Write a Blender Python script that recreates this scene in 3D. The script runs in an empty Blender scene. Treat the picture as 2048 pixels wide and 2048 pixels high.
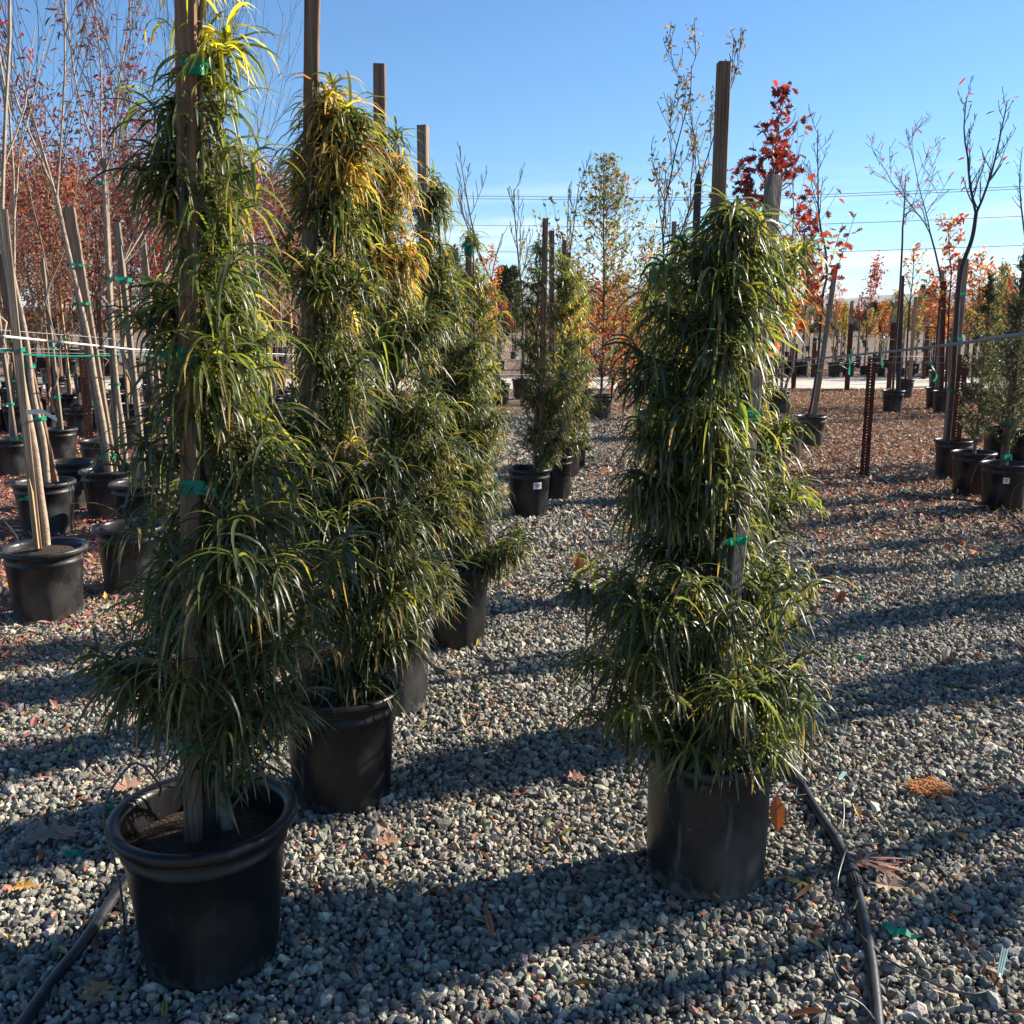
import bpy, math, random
import numpy as np
from mathutils import Vector
R_ = math.radians
scene = bpy.context.scene
C = scene.collection
# ------------------------------------------------------------------ camera
CAMH, PITCH, FPX = 1.62, 11.1, 986.0
cd = bpy.data.cameras.new('camera'); cam = bpy.data.objects.new('camera', cd); C.objects.link(cam)
cd.sensor_width = 36; cd.lens = FPX/1024*36; cd.clip_start = .05; cd.clip_end = 20000
cam.location = (0, 0, CAMH); cam.rotation_euler = (R_(90-PITCH), 0, 0)
scene.camera = cam
scene.render.resolution_x = scene.render.resolution_y = 1024
# ------------------------------------------------------------------ light
SUN_AZ, SUN_EL = 69.0, 28.0            # degrees clockwise from +Y, above the horizon
w = bpy.data.worlds.new('World'); scene.world = w; w.use_nodes = True
nt = w.node_tree; bg = nt.nodes['Background']
sky = nt.nodes.new('ShaderNodeTexSky'); sky.sky_type = 'NISHITA'; sky.sun_disc = False
sky.sun_elevation = R_(SUN_EL); sky.sun_rotation = R_(SUN_AZ)
sky.air_density = 1.0; sky.dust_density = 0.0; sky.ozone_density = 4.0
vm = nt.nodes.new('ShaderNodeVectorMath'); vm.operation = 'MULTIPLY'; vm.inputs[1].default_value = (.70, .99, 1.19)
nt.links.new(sky.outputs[0], vm.inputs[0])
def thin_cloud():
    n, l = nt.nodes, nt.links; tc = n.new('ShaderNodeTexCoord'); sp = n.new('ShaderNodeSeparateXYZ'); l.new(tc.outputs['Generated'], sp.inputs[0])
    mp = n.new('ShaderNodeMapping'); mp.inputs['Scale'].default_value = (3, 3, 34); l.new(tc.outputs['Generated'], mp.inputs[0])
    nz = n.new('ShaderNodeTexNoise'); nz.inputs['Scale'].default_value = 1.6; nz.inputs['Detail'].default_value = 7; l.new(mp.outputs[0], nz.inputs['Vector'])
    r1 = n.new('ShaderNodeMapRange'); r1.inputs[1].default_value = .5; r1.inputs[2].default_value = .72; l.new(nz.outputs[0], r1.inputs[0])
    r2 = n.new('ShaderNodeMapRange'); r2.inputs[1].default_value = .15; r2.inputs[2].default_value = .05; l.new(sp.outputs[2], r2.inputs[0])
    mu = n.new('ShaderNodeMath'); mu.operation = 'MULTIPLY'; l.new(r1.outputs[0], mu.inputs[0]); l.new(r2.outputs[0], mu.inputs[1])
    m2 = n.new('ShaderNodeMath'); m2.operation = 'MULTIPLY'; m2.inputs[1].default_value = .75; l.new(mu.outputs[0], m2.inputs[0])
    mx = n.new('ShaderNodeMix'); mx.data_type = 'RGBA'; l.new(m2.outputs[0], mx.inputs[0]); l.new(vm.outputs[0], mx.inputs[6]); mx.inputs[7].default_value = (9.5, 10, 10.5, 1)
    l.new(mx.outputs[2], bg.inputs[0])
thin_cloud(); bg.inputs[1].default_value = 0.055
sl = bpy.data.lights.new('sun', 'SUN'); so = bpy.data.objects.new('sun', sl); C.objects.link(so)
sl.energy = 5.0; sl.angle = R_(0.55); sl.color = (1, .91, .77)
sd = Vector((math.sin(R_(SUN_AZ))*math.cos(R_(SUN_EL)), math.cos(R_(SUN_AZ))*math.cos(R_(SUN_EL)), math.sin(R_(SUN_EL))))
so.rotation_euler = sd.to_track_quat('Z', 'Y').to_euler(); so.location = (6, 4, 8)
scene.view_settings.view_transform = 'Standard'; scene.view_settings.look = 'None'
scene.view_settings.exposure = 1.4; scene.view_settings.gamma = 1
scene.cycles.max_bounces = 6; scene.cycles.transmission_bounces = 4; scene.cycles.diffuse_bounces = 3

# ------------------------------------------------------------------ pixel -> place (design time measuring only)
K = 1024/1932.0
def ray(x, y):
    cx, cy = (x*K-512)/FPX, (512-y*K)/FPX
    p = R_(PITCH)
    return cx, math.cos(p)+cy*math.sin(p), -math.sin(p)+cy*math.cos(p)
def P(x, y, Y):
    a, b, c = ray(x, y); t = Y/b
    return np.array([a*t, Y, CAMH+c*t])
def Pz(x, y, z=0.0):
    a, b, c = ray(x, y); t = (z-CAMH)/c
    return np.array([a*t, b*t, z])

# ------------------------------------------------------------------ materials
def mat(name, col, rough=.6, spec=.5, var=0, vscale=8, bump=0, bscale=60, stretch=None, attr=False, trans=0, tcol=None, metal=0, darks=None):
    m = bpy.data.materials.new(name); m.use_nodes = True
    n, l = m.node_tree.nodes, m.node_tree.links
    b = n['Principled BSDF']; b.inputs['Roughness'].default_value = rough
    b.inputs['Specular IOR Level'].default_value = spec; b.inputs['Metallic'].default_value = metal
    b.inputs['Base Color'].default_value = (*col, 1)
    src = None
    tc = n.new('ShaderNodeTexCoord'); mp = n.new('ShaderNodeMapping')
    l.new(tc.outputs['Object'], mp.inputs[0])
    if stretch: mp.inputs['Scale'].default_value = stretch
    if attr:
        a = n.new('ShaderNodeAttribute'); a.attribute_name = 'tint'; src = a.outputs['Color']
    if var:
        t = n.new('ShaderNodeTexNoise'); t.inputs['Scale'].default_value = vscale; t.inputs['Detail'].default_value = 6
        l.new(mp.outputs[0], t.inputs['Vector'])
        mr = n.new('ShaderNodeMapRange'); mr.inputs[1].default_value = .3; mr.inputs[2].default_value = .7
        mr.inputs[3].default_value = 1-var; mr.inputs[4].default_value = 1+var
        l.new(t.outputs[0], mr.inputs[0])
        mx = n.new('ShaderNodeVectorMath'); mx.operation = 'SCALE'
        if src: l.new(src, mx.inputs[0])
        else: mx.inputs[0].default_value = col
        l.new(mr.outputs[0], mx.inputs['Scale']); src = mx.outputs[0]
    if src: l.new(src, b.inputs['Base Color'])
    if bump:
        t2 = n.new('ShaderNodeTexNoise'); t2.inputs['Scale'].default_value = bscale; t2.inputs['Detail'].default_value = 5
        l.new(mp.outputs[0], t2.inputs['Vector'])
        bp = n.new('ShaderNodeBump'); bp.inputs['Strength'].default_value = bump; bp.inputs['Distance'].default_value = .01
        l.new(t2.outputs[0], bp.inputs['Height']); l.new(bp.outputs[0], b.inputs['Normal'])
    if trans:
        tr = n.new('ShaderNodeBsdfTranslucent'); ms = n.new('ShaderNodeMixShader'); ms.inputs[0].default_value = trans
        if src:
            mu = n.new('ShaderNodeVectorMath'); mu.operation = 'MULTIPLY'; mu.inputs[1].default_value = tcol or (2.2, 2.2, .8)
            l.new(src, mu.inputs[0]); l.new(mu.outputs[0], tr.inputs[0])
        else: tr.inputs[0].default_value = (*(tcol or col), 1)
        l.new(b.outputs[0], ms.inputs[1]); l.new(tr.outputs[0], ms.inputs[2])
        l.new(ms.outputs[0], n['Material Output'].inputs[0])
    return m
M = {}
M['leaf'] = mat('long_leaf', (.05, .1, .03), .4, .55, attr=True, trans=.46, tcol=(2.9, 2.7, 1.1))
M['tleaf'] = mat('tree_leaf', (.3, .1, .03), .5, .4, attr=True, trans=.38, tcol=(1.7, 1.4, 1.0))
M['litter'] = mat('dry_leaf', (.3, .15, .08), .7, .3, attr=True, trans=.12, tcol=(1.2, 1.1, .9))
M['stone'] = mat('crushed_stone', (.3, .3, .3), .78, .35, attr=True, var=.28, vscale=70, bump=.5, bscale=220)
def pot_mat(name, base, dust, lo, hi, rough):
    m = mat(name, base, rough, .35, bump=.08, bscale=40); n, l = m.node_tree.nodes, m.node_tree.links; b = n['Principled BSDF']
    tc = n.new('ShaderNodeTexCoord'); acc = None
    for sc, st, a, c in ((3.2, (1, 1, .8), lo, hi), (22, (1, 1, .18), .60, .74), (60, (1, 1, 1), .66, .76)):
        mp = n.new('ShaderNodeMapping'); mp.inputs['Scale'].default_value = st; l.new(tc.outputs['Object'], mp.inputs[0])
        t = n.new('ShaderNodeTexNoise'); t.inputs['Scale'].default_value = sc; t.inputs['Detail'].default_value = 8; l.new(mp.outputs[0], t.inputs['Vector'])
        r = n.new('ShaderNodeMapRange'); r.inputs[1].default_value = a; r.inputs[2].default_value = c; l.new(t.outputs[0], r.inputs[0])
        if acc is None: acc = r.outputs[0]
        else:
            q = n.new('ShaderNodeMath'); q.operation = 'MAXIMUM'; l.new(acc, q.inputs[0]); l.new(r.outputs[0], q.inputs[1]); acc = q.outputs[0]
    sp = n.new('ShaderNodeSeparateXYZ'); l.new(tc.outputs['Object'], sp.inputs[0]); zr = n.new('ShaderNodeMapRange'); zr.inputs[1].default_value = .10; zr.inputs[2].default_value = 0; zr.inputs[4].default_value = .55; l.new(sp.outputs[2], zr.inputs[0])
    t = n.new('ShaderNodeTexNoise'); t.inputs['Scale'].default_value = 34; t.inputs['Detail'].default_value = 8; l.new(tc.outputs['Object'], t.inputs['Vector']); ad = n.new('ShaderNodeMath'); l.new(t.outputs[0], ad.inputs[0]); l.new(zr.outputs[0], ad.inputs[1])
    mr2 = n.new('ShaderNodeMapRange'); mr2.inputs[1].default_value = .72; mr2.inputs[2].default_value = .98; l.new(ad.outputs[0], mr2.inputs[0]); q = n.new('ShaderNodeMath'); q.operation = 'MAXIMUM'; l.new(acc, q.inputs[0]); l.new(mr2.outputs[0], q.inputs[1]); acc = q.outputs[0]
    mx = n.new('ShaderNodeMix'); mx.data_type = 'RGBA'; l.new(acc, mx.inputs[0]); mx.inputs[6].default_value = (*base, 1); mx.inputs[7].default_value = (*dust, 1); l.new(mx.outputs[2], b.inputs['Base Color'])
    r = n.new('ShaderNodeMapRange'); r.inputs[3].default_value = rough-.05; r.inputs[4].default_value = .85; l.new(acc, r.inputs[0]); l.new(r.outputs[0], b.inputs['Roughness'])
    return m
M['pot'] = pot_mat('black_plastic', (.008, .008, .010), (.040, .037, .034), .52, .78, .42)
M['potdusty'] = pot_mat('dusty_black_plastic', (.015, .015, .016), (.11, .105, .10), .48, .80, .40)
M['soil'] = mat('potting_soil', (.045, .03, .02), .9, .2, var=.5, vscale=60, bump=1, bscale=90)
M['stake'] = mat('brown_wood', (.17, .10, .06), .75, .3, var=.55, vscale=110, bump=.6, bscale=160, stretch=(1, 1, .03))
M['stakegrey'] = mat('weathered_wood', (.22, .165, .12), .8, .3, var=.55, vscale=110, bump=.6, bscale=160, stretch=(1, 1, .03))
M['staketan'] = mat('fresh_wood', (.38, .24, .12), .75, .3, var=.55, vscale=110, bump=.6, bscale=160, stretch=(1, 1, .03))
M['bark'] = mat('grey_bark', (.17, .13, .10), .85, .3, var=.35, vscale=40, bump=.6, bscale=120)
M['barkpale'] = mat('pale_bark', (.34, .26, .19), .8, .3, var=.25, vscale=30, bump=.5, bscale=120)
M['barkdark'] = mat('dark_bark', (.06, .045, .04), .85, .3, var=.3, vscale=40, bump=.5, bscale=120)
M['twig'] = mat('green_twig', (.10, .10, .04), .7, .3, var=.3, vscale=30)
M['tape'] = mat('green_tape', (.0, .22, .13), .45, .4, trans=.25, tcol=(.02, .5, .3))
M['rust'] = mat('rusted_steel', (.075, .026, .014), .8, .3, var=.5, vscale=18, bump=.3, bscale=90)
M['rope'] = mat('braided_rope', (.5, .5, .47), .8, .2, var=.2, vscale=120, bump=.6, bscale=150)
M['cable'] = mat('grey_cable', (.24, .24, .25), .6, .4, var=.2, vscale=60, bump=.5, bscale=200)
M['wire'] = mat('steel_wire', (.25, .25, .26), .5, .5)
M['pipe'] = mat('black_pipe', (.02, .021, .024), .38, .5, var=.5, vscale=16, bump=.1, bscale=60)
M['tube'] = mat('thin_tube', (.05, .05, .052), .4, .5)
M['emit'] = mat('dripper_plastic', (.22, .36, .35), .4, .5)
M['white'] = mat('white_label', (.75, .75, .73), .5, .4)
M['ink'] = mat('label_ink', (.06, .06, .07), .6, .3)
M['tag'] = mat('paper_tag', (.75, .68, .58), .6, .3)
M['wireline'] = mat('power_wire', (.06, .06, .07), .6, .3)
M['hill'] = mat('hill_scrub', (.10, .12, .07), .9, .1, var=.3, vscale=.004)
M['road'] = mat('pale_dirt_road', (.48, .43, .36), .9, .2, var=.18, vscale=1.5, bump=.3, bscale=8)

# ------------------------------------------------------------------ mesh collecting
class MB:
    def __init__(s): s.v, s.f, s.c, s.n, s.mi = [], [], [], 0, []
    def add(s, v, f, c=None, mi=0):
        v = np.asarray(v, float).reshape(-1, 3); f = np.asarray(f, int)
        s.v.append(v); s.f.append(f+s.n); s.mi.append((len(f), mi))
        s.c.append(np.full((len(v), 3), .5) if c is None else np.broadcast_to(np.asarray(c, float), (len(v), 3)))
        s.n += len(v); return s
    def build(s, name, m, parent=None, smooth=False, origin=None, tint=False):
        me = bpy.data.meshes.new(name)
        v = np.concatenate(s.v)
        if origin is None and parent is not None: origin = parent['_o']
        if origin is not None: v = v-np.asarray(origin)
        loops = np.concatenate([f.ravel() for f in s.f])
        sizes = np.concatenate([np.full(len(f), f.shape[1]) for f in s.f])
        starts = np.concatenate([[0], np.cumsum(sizes)[:-1]])
        me.vertices.add(len(v)); me.vertices.foreach_set('co', v.astype('f').ravel())
        me.loops.add(len(loops)); me.loops.foreach_set('vertex_index', loops.astype('i'))
        me.polygons.add(len(sizes)); me.polygons.foreach_set('loop_start', starts.astype('i'))
        for q in (m if isinstance(m, list) else [m]): me.materials.append(M[q])
        if isinstance(m, list):
            me.polygons.foreach_set('material_index', np.concatenate([np.full(a, b) for a, b in s.mi]).astype('i'))
        me.polygons.foreach_set('use_smooth', np.full(len(sizes), smooth))
        if tint:
            c = np.concatenate(s.c); at = me.attributes.new('tint', 'FLOAT_COLOR', 'POINT')
            at.data.foreach_set('color', np.concatenate([c, np.ones((len(c), 1))], 1).astype('f').ravel())
        me.update(calc_edges=True); me.validate()
        o = bpy.data.objects.new(name, me); C.objects.link(o)
        if parent is not None: o.parent = parent
        elif origin is not None: o.location = origin
        return o
def tag(o, label=None, cat=None, group=None, kind=None):
    if label: o['label'] = label
    if cat: o['category'] = cat
    if group: o['group'] = group
    if kind: o['kind'] = kind
    return o
def thing(name, label, cat, loc, group=None):
    o = bpy.data.objects.new(name, None); C.objects.link(o); o.location = [float(a) for a in loc]
    o.empty_display_size = .1
    o['_o'] = [float(a) for a in loc]
    return tag(o, label, cat, group)
def copy_tree(o, loc, rz=0, sc=1.0, label=None, group=None):
    c = o.copy(); C.objects.link(c); c.location = loc; c.rotation_euler = (0, 0, rz); c.scale = (sc, sc, sc)
    if label: c['label'] = label
    if group: c['group'] = group
    for ch in list(o.children):
        d = ch.copy(); C.objects.link(d); d.parent = c
        for g in list(ch.children):
            e = g.copy(); C.objects.link(e); e.parent = d
    return c

def tube(mb, pts, rad, sides=6, c=None, cap=True, mi=0):
    pts = np.asarray(pts, float); n = len(pts)
    rad = np.broadcast_to(np.asarray(rad, float), (n,))
    T = np.gradient(pts, axis=0); T /= np.linalg.norm(T, axis=1)[:, None]+1e-9
    ref = np.array([0, 0, 1.]) if abs(T[:, 2]).mean() < .8 else np.array([1., 0, 0])
    A = np.cross(T, ref); A /= np.linalg.norm(A, axis=1)[:, None]+1e-9
    B = np.cross(T, A)
    th = np.arange(sides)/sides*2*np.pi
    v = pts[:, None]+rad[:, None, None]*(np.cos(th)[None, :, None]*A[:, None]+np.sin(th)[None, :, None]*B[:, None])
    i = np.arange(n-1)[:, None]*sides; j = np.arange(sides)[None]; k = (j+1) % sides
    f = np.stack([i+j, i+k, i+sides+k, i+sides+j], -1).reshape(-1, 4)
    mb.add(v, f, c, mi)
    if cap and sides > 2:
        mb.add(v[0], [list(range(sides))], c, mi); mb.add(v[-1], [list(range(sides))[::-1]], c, mi)
def smooth_path(pts, n=8):
    p = np.asarray(pts, float); p = np.vstack([2*p[0]-p[1], p, 2*p[-1]-p[-2]]); out = []
    for i in range(1, len(p)-2):
        for t in np.arange(n)/n:
            out.append(.5*((2*p[i])+(-p[i-1]+p[i+1])*t+(2*p[i-1]-5*p[i]+4*p[i+1]-p[i+2])*t*t+(-p[i-1]+3*p[i]-3*p[i+1]+p[i+2])*t**3))
    out.append(p[-2]); return np.array(out)
def lathe(mb, prof, o, seg=40, c=None):
    prof = np.asarray(prof, float); th = np.arange(seg)/seg*2*np.pi
    v = np.stack([prof[:, 0, None]*np.cos(th), prof[:, 0, None]*np.sin(th), np.broadcast_to(prof[:, 1, None], (len(prof), seg))], -1)+np.asarray(o)
    i = np.arange(len(prof)-1)[:, None]*seg; j = np.arange(seg)[None]; k = (j+1) % seg
    mb.add(v, np.stack([i+j, i+k, i+seg+k, i+seg+j], -1).reshape(-1, 4), c); return v
def stick(mb, a, b, w, d=None, rz=0.0, mi=0, tip=0):
    """squared timber from a to b with softened edges"""
    d = d or w; a, b = np.asarray(a, float), np.asarray(b, float); t = (b-a)/np.linalg.norm(b-a)
    x = np.array([math.cos(rz), math.sin(rz), 0]); x -= t*x.dot(t); x /= np.linalg.norm(x); y = np.cross(t, x)
    e = min(w, d)*.07
    s = [(-w/2, -d/2+e), (-w/2+e, -d/2), (w/2-e, -d/2), (w/2, -d/2+e), (w/2, d/2-e), (w/2-e, d/2), (-w/2+e, d/2), (-w/2, d/2-e)]
    n = 5; rings = []
    for i in range(n):
        p = a+(b-a)*i/(n-1)
        rings.append([p+x*q[0]+y*q[1] for q in s])
    if tip: rings.append([b+t*tip+x*q[0]*.08+y*q[1]*.08 for q in s])
    v = np.array(rings); n = len(v)
    i = np.arange(n-1)[:, None]*8; j = np.arange(8)[None]; k = (j+1) % 8
    mb.add(v, np.stack([i+j, i+k, i+8+k, i+8+j], -1).reshape(-1, 4), None, mi)
    mb.add(v[-1], [list(range(8))], None, mi); mb.add(v[0], [list(range(8))[::-1]], None, mi)

# ------------------------------------------------------------------ leaves
def long_leaves(mb, base, az, el, bend, L, W, col, segs=6, fold=True, curl=0, twist=None):
    n = len(base); t = np.linspace(0, 1, segs+1)
    curl = np.broadcast_to(curl, (n,))
    hang = np.where(np.random.default_rng(n).uniform(0, 1, n) < .1, -9., -1.48+.95*np.random.default_rng(n+1).uniform(0, 1, n)**2)
    E = np.maximum(el[:, None]-bend[:, None]*t**.75, hang[:, None]); A = az[:, None]+curl[:, None]*t**1.5
    T = np.stack([np.cos(E)*np.cos(A), np.cos(E)*np.sin(A), np.sin(E)], -1)
    pos = np.zeros((n, segs+1, 3)); pos[:, 0] = base
    pos[:, 1:] = base[:, None]+np.cumsum(T[:, :-1]*(L/segs)[:, None, None], 1)
    S = np.stack([-np.sin(A), np.cos(A), np.zeros_like(A)], -1); N = np.cross(T, S)
    tw = (twist if twist is not None else np.zeros(n))[:, None]*(1-.3*t)
    S2 = S*np.cos(tw)[..., None]+N*np.sin(tw)[..., None]; N2 = np.cross(T, S2)
    prof = np.interp(t, [0, .12, .35, .6, .85, 1], [.25, .75, 1, .92, .5, .03])
    hw = (W/2)[:, None]*prof
    cj = col[:, None, :]*np.ones((1, segs+1, 1))
    rb_ = np.random.default_rng(n+5).uniform(0, 1, n) < .16; cj[rb_, -2:] = np.array([.24, .16, .08]); cj[rb_, -3:-2] = (cj[rb_, -3:-2]+np.array([.24, .16, .08]))/2
    if fold:
        v = np.stack([pos-S2*hw[..., None]+N2*hw[..., None]*.35, pos, pos+S2*hw[..., None]+N2*hw[..., None]*.35], 2)
        w_ = 3
    else:
        v = np.stack([pos-S2*hw[..., None], pos+S2*hw[..., None]], 2); w_ = 2
    c = np.repeat(cj[:, :, None], w_, 2)
    b0 = (np.arange(n)*(segs+1)*w_)[:, None, None]; i = (np.arange(segs)*w_)[None, :, None]; j = np.arange(w_-1)[None, None]
    f = np.stack([b0+i+j, b0+i+j+1, b0+i+w_+j+1, b0+i+w_+j], -1).reshape(-1, 4)
    mb.add(v.reshape(-1, 3), f, c.reshape(-1, 3))
ELL = (np.array([[0, 0, 0], [.3, .2, .05], [.65, .17, .04], [1, 0, -.1], [.65, -.17, .04], [.3, -.2, .05], [.5, 0, -.03]]),
       [[0, 1, 6], [1, 2, 6], [2, 3, 6], [3, 4, 6], [4, 5, 6], [5, 0, 6]])
NAR = (np.array([[0, 0, 0], [.35, .09, .04], [.7, .08, .02], [1, 0, -.12], [.7, -.08, .02], [.35, -.09, .04]]), [[0, 1, 2, 3], [0, 3, 4, 5]])
DIA = (np.array([[0, 0, 0], [.5, .28, .08], [1, 0, 0], [.5, -.28, .08]]), [[0, 1, 2], [0, 2, 3]])
_o = [(0, .02), (.18, .06), (.24, .3), (.36, .1), (.46, .42), (.6, .12), (.72, .36), (.8, .1), (1, 0)]
_ov = [(x, y, abs(y)*.25-.1*x*x) for x, y in _o]+[(x, -y, abs(y)*.25-.1*x*x) for x, y in _o[:-1][::-1]]+[(.5, 0, -.06)]
OAK = (np.array(_ov), [[i, (i+1) % 17, 17] for i in range(17)])
def cards(mb, tpl, pos, az, el, roll, size, col):
    tv, tf = tpl; n = len(pos)
    T = np.stack([np.cos(el)*np.cos(az), np.cos(el)*np.sin(az), np.sin(el)], -1)
    S = np.stack([-np.sin(az), np.cos(az), 0*az], -1); N = np.cross(T, S)
    S2 = S*np.cos(roll)[:, None]+N*np.sin(roll)[:, None]; N2 = np.cross(T, S2)
    v = pos[:, None]+size[:, None, None]*(tv[None, :, 0, None]*T[:, None]+tv[None, :, 1, None]*S2[:, None]+tv[None, :, 2, None]*N2[:, None])
    f = (np.array(tf)[None]+(np.arange(n)*len(tv))[:, None, None]).reshape(-1, len(tf[0]))
    mb.add(v.reshape(-1, 3), f, np.repeat(col, len(tv), 0))
def pick(rng, pal, n, jit=.25):
    pal = np.array(pal, float); wt = pal[:, 3]/pal[:, 3].sum()
    c = pal[rng.choice(len(pal), n, p=wt), :3]
    return c*(1+rng.uniform(-jit, jit, (n, 1)))*(1+rng.uniform(-.08, .08, (n, 3)))

# ------------------------------------------------------------------ containers
def pot(o, rt, rb, h, parent, m='pot', seg=56, lip=.022, soil=.05, notch=True, sticker=None, rng=None, thin=False):
    mb = MB(); a = rt-lip
    prof = [(rb*.2, .012), (rb*.96, .012), (rb*.97, 0), (rb, .006), (rb+(a-rb)*.5, h*.5), (a-.004, h-.085), (a+.003, h-.08), (a+.003, h-.068), (a-.002, h-.062), (a, h-.03),
            (rt-.004, h-.028), (rt, h-.022), (rt+.001, h-.008), (rt-.004, h), (rt-lip*.6, h+.001), (a-.002, h-.006), (a-.006, h-.02), (a-.012, h-soil-.02)]
    if thin: prof = [p for i, p in enumerate(prof) if i not in (6, 7)]
    v = lathe(mb, prof, o, seg)
    if notch:
        vv = mb.v[-1].reshape(len(prof), seg, 3)
        for k in range(seg):
            if (k//2) % 4 == 0: vv[2:4, k, 2] += .014
        mb.v[-1] = vv.reshape(-1, 3)
    p = mb.build('pot', m, parent, True)
    if sticker:
        ang, sw, sh, sz = sticker; s = MB(); q = MB()
        r0 = rb+(a-rb)*(sz/h)+.003
        for rr, ww, hh, zz, dst in ((r0, sw, sh, sz, s), (r0+.0015, sw*.7, sh*.12, sz+sh*.2, q), (r0+.0015, sw*.5, sh*.14, sz-sh*.1, q)):
            vs = []
            for i in range(5):
                t = ang+(i/4-.5)*ww/rr
                for z in (zz-hh/2, zz+hh/2): vs.append([o[0]+rr*math.cos(t), o[1]+rr*math.sin(t), o[2]+z])
            dst.add(vs, [[2*i, 2*i+2, 2*i+3, 2*i+1] for i in range(4)])
        st = s.build('sticker', 'white', parent); pr = q.build('print', 'ink', None, origin=parent['_o'])
        pr.location = (0, 0, 0); pr.parent = st
    sm = MB(); rng = rng or np.random.default_rng(1)
    rr = a-.012
    prof2 = [(.001, h-soil+.012), (rr*.4, h-soil+.008), (rr*.8, h-soil), (rr, h-soil-.01)]
    lathe(sm, prof2, o, 24); so_ = sm.build('soil', 'soil', parent, True)
    return p

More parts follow.
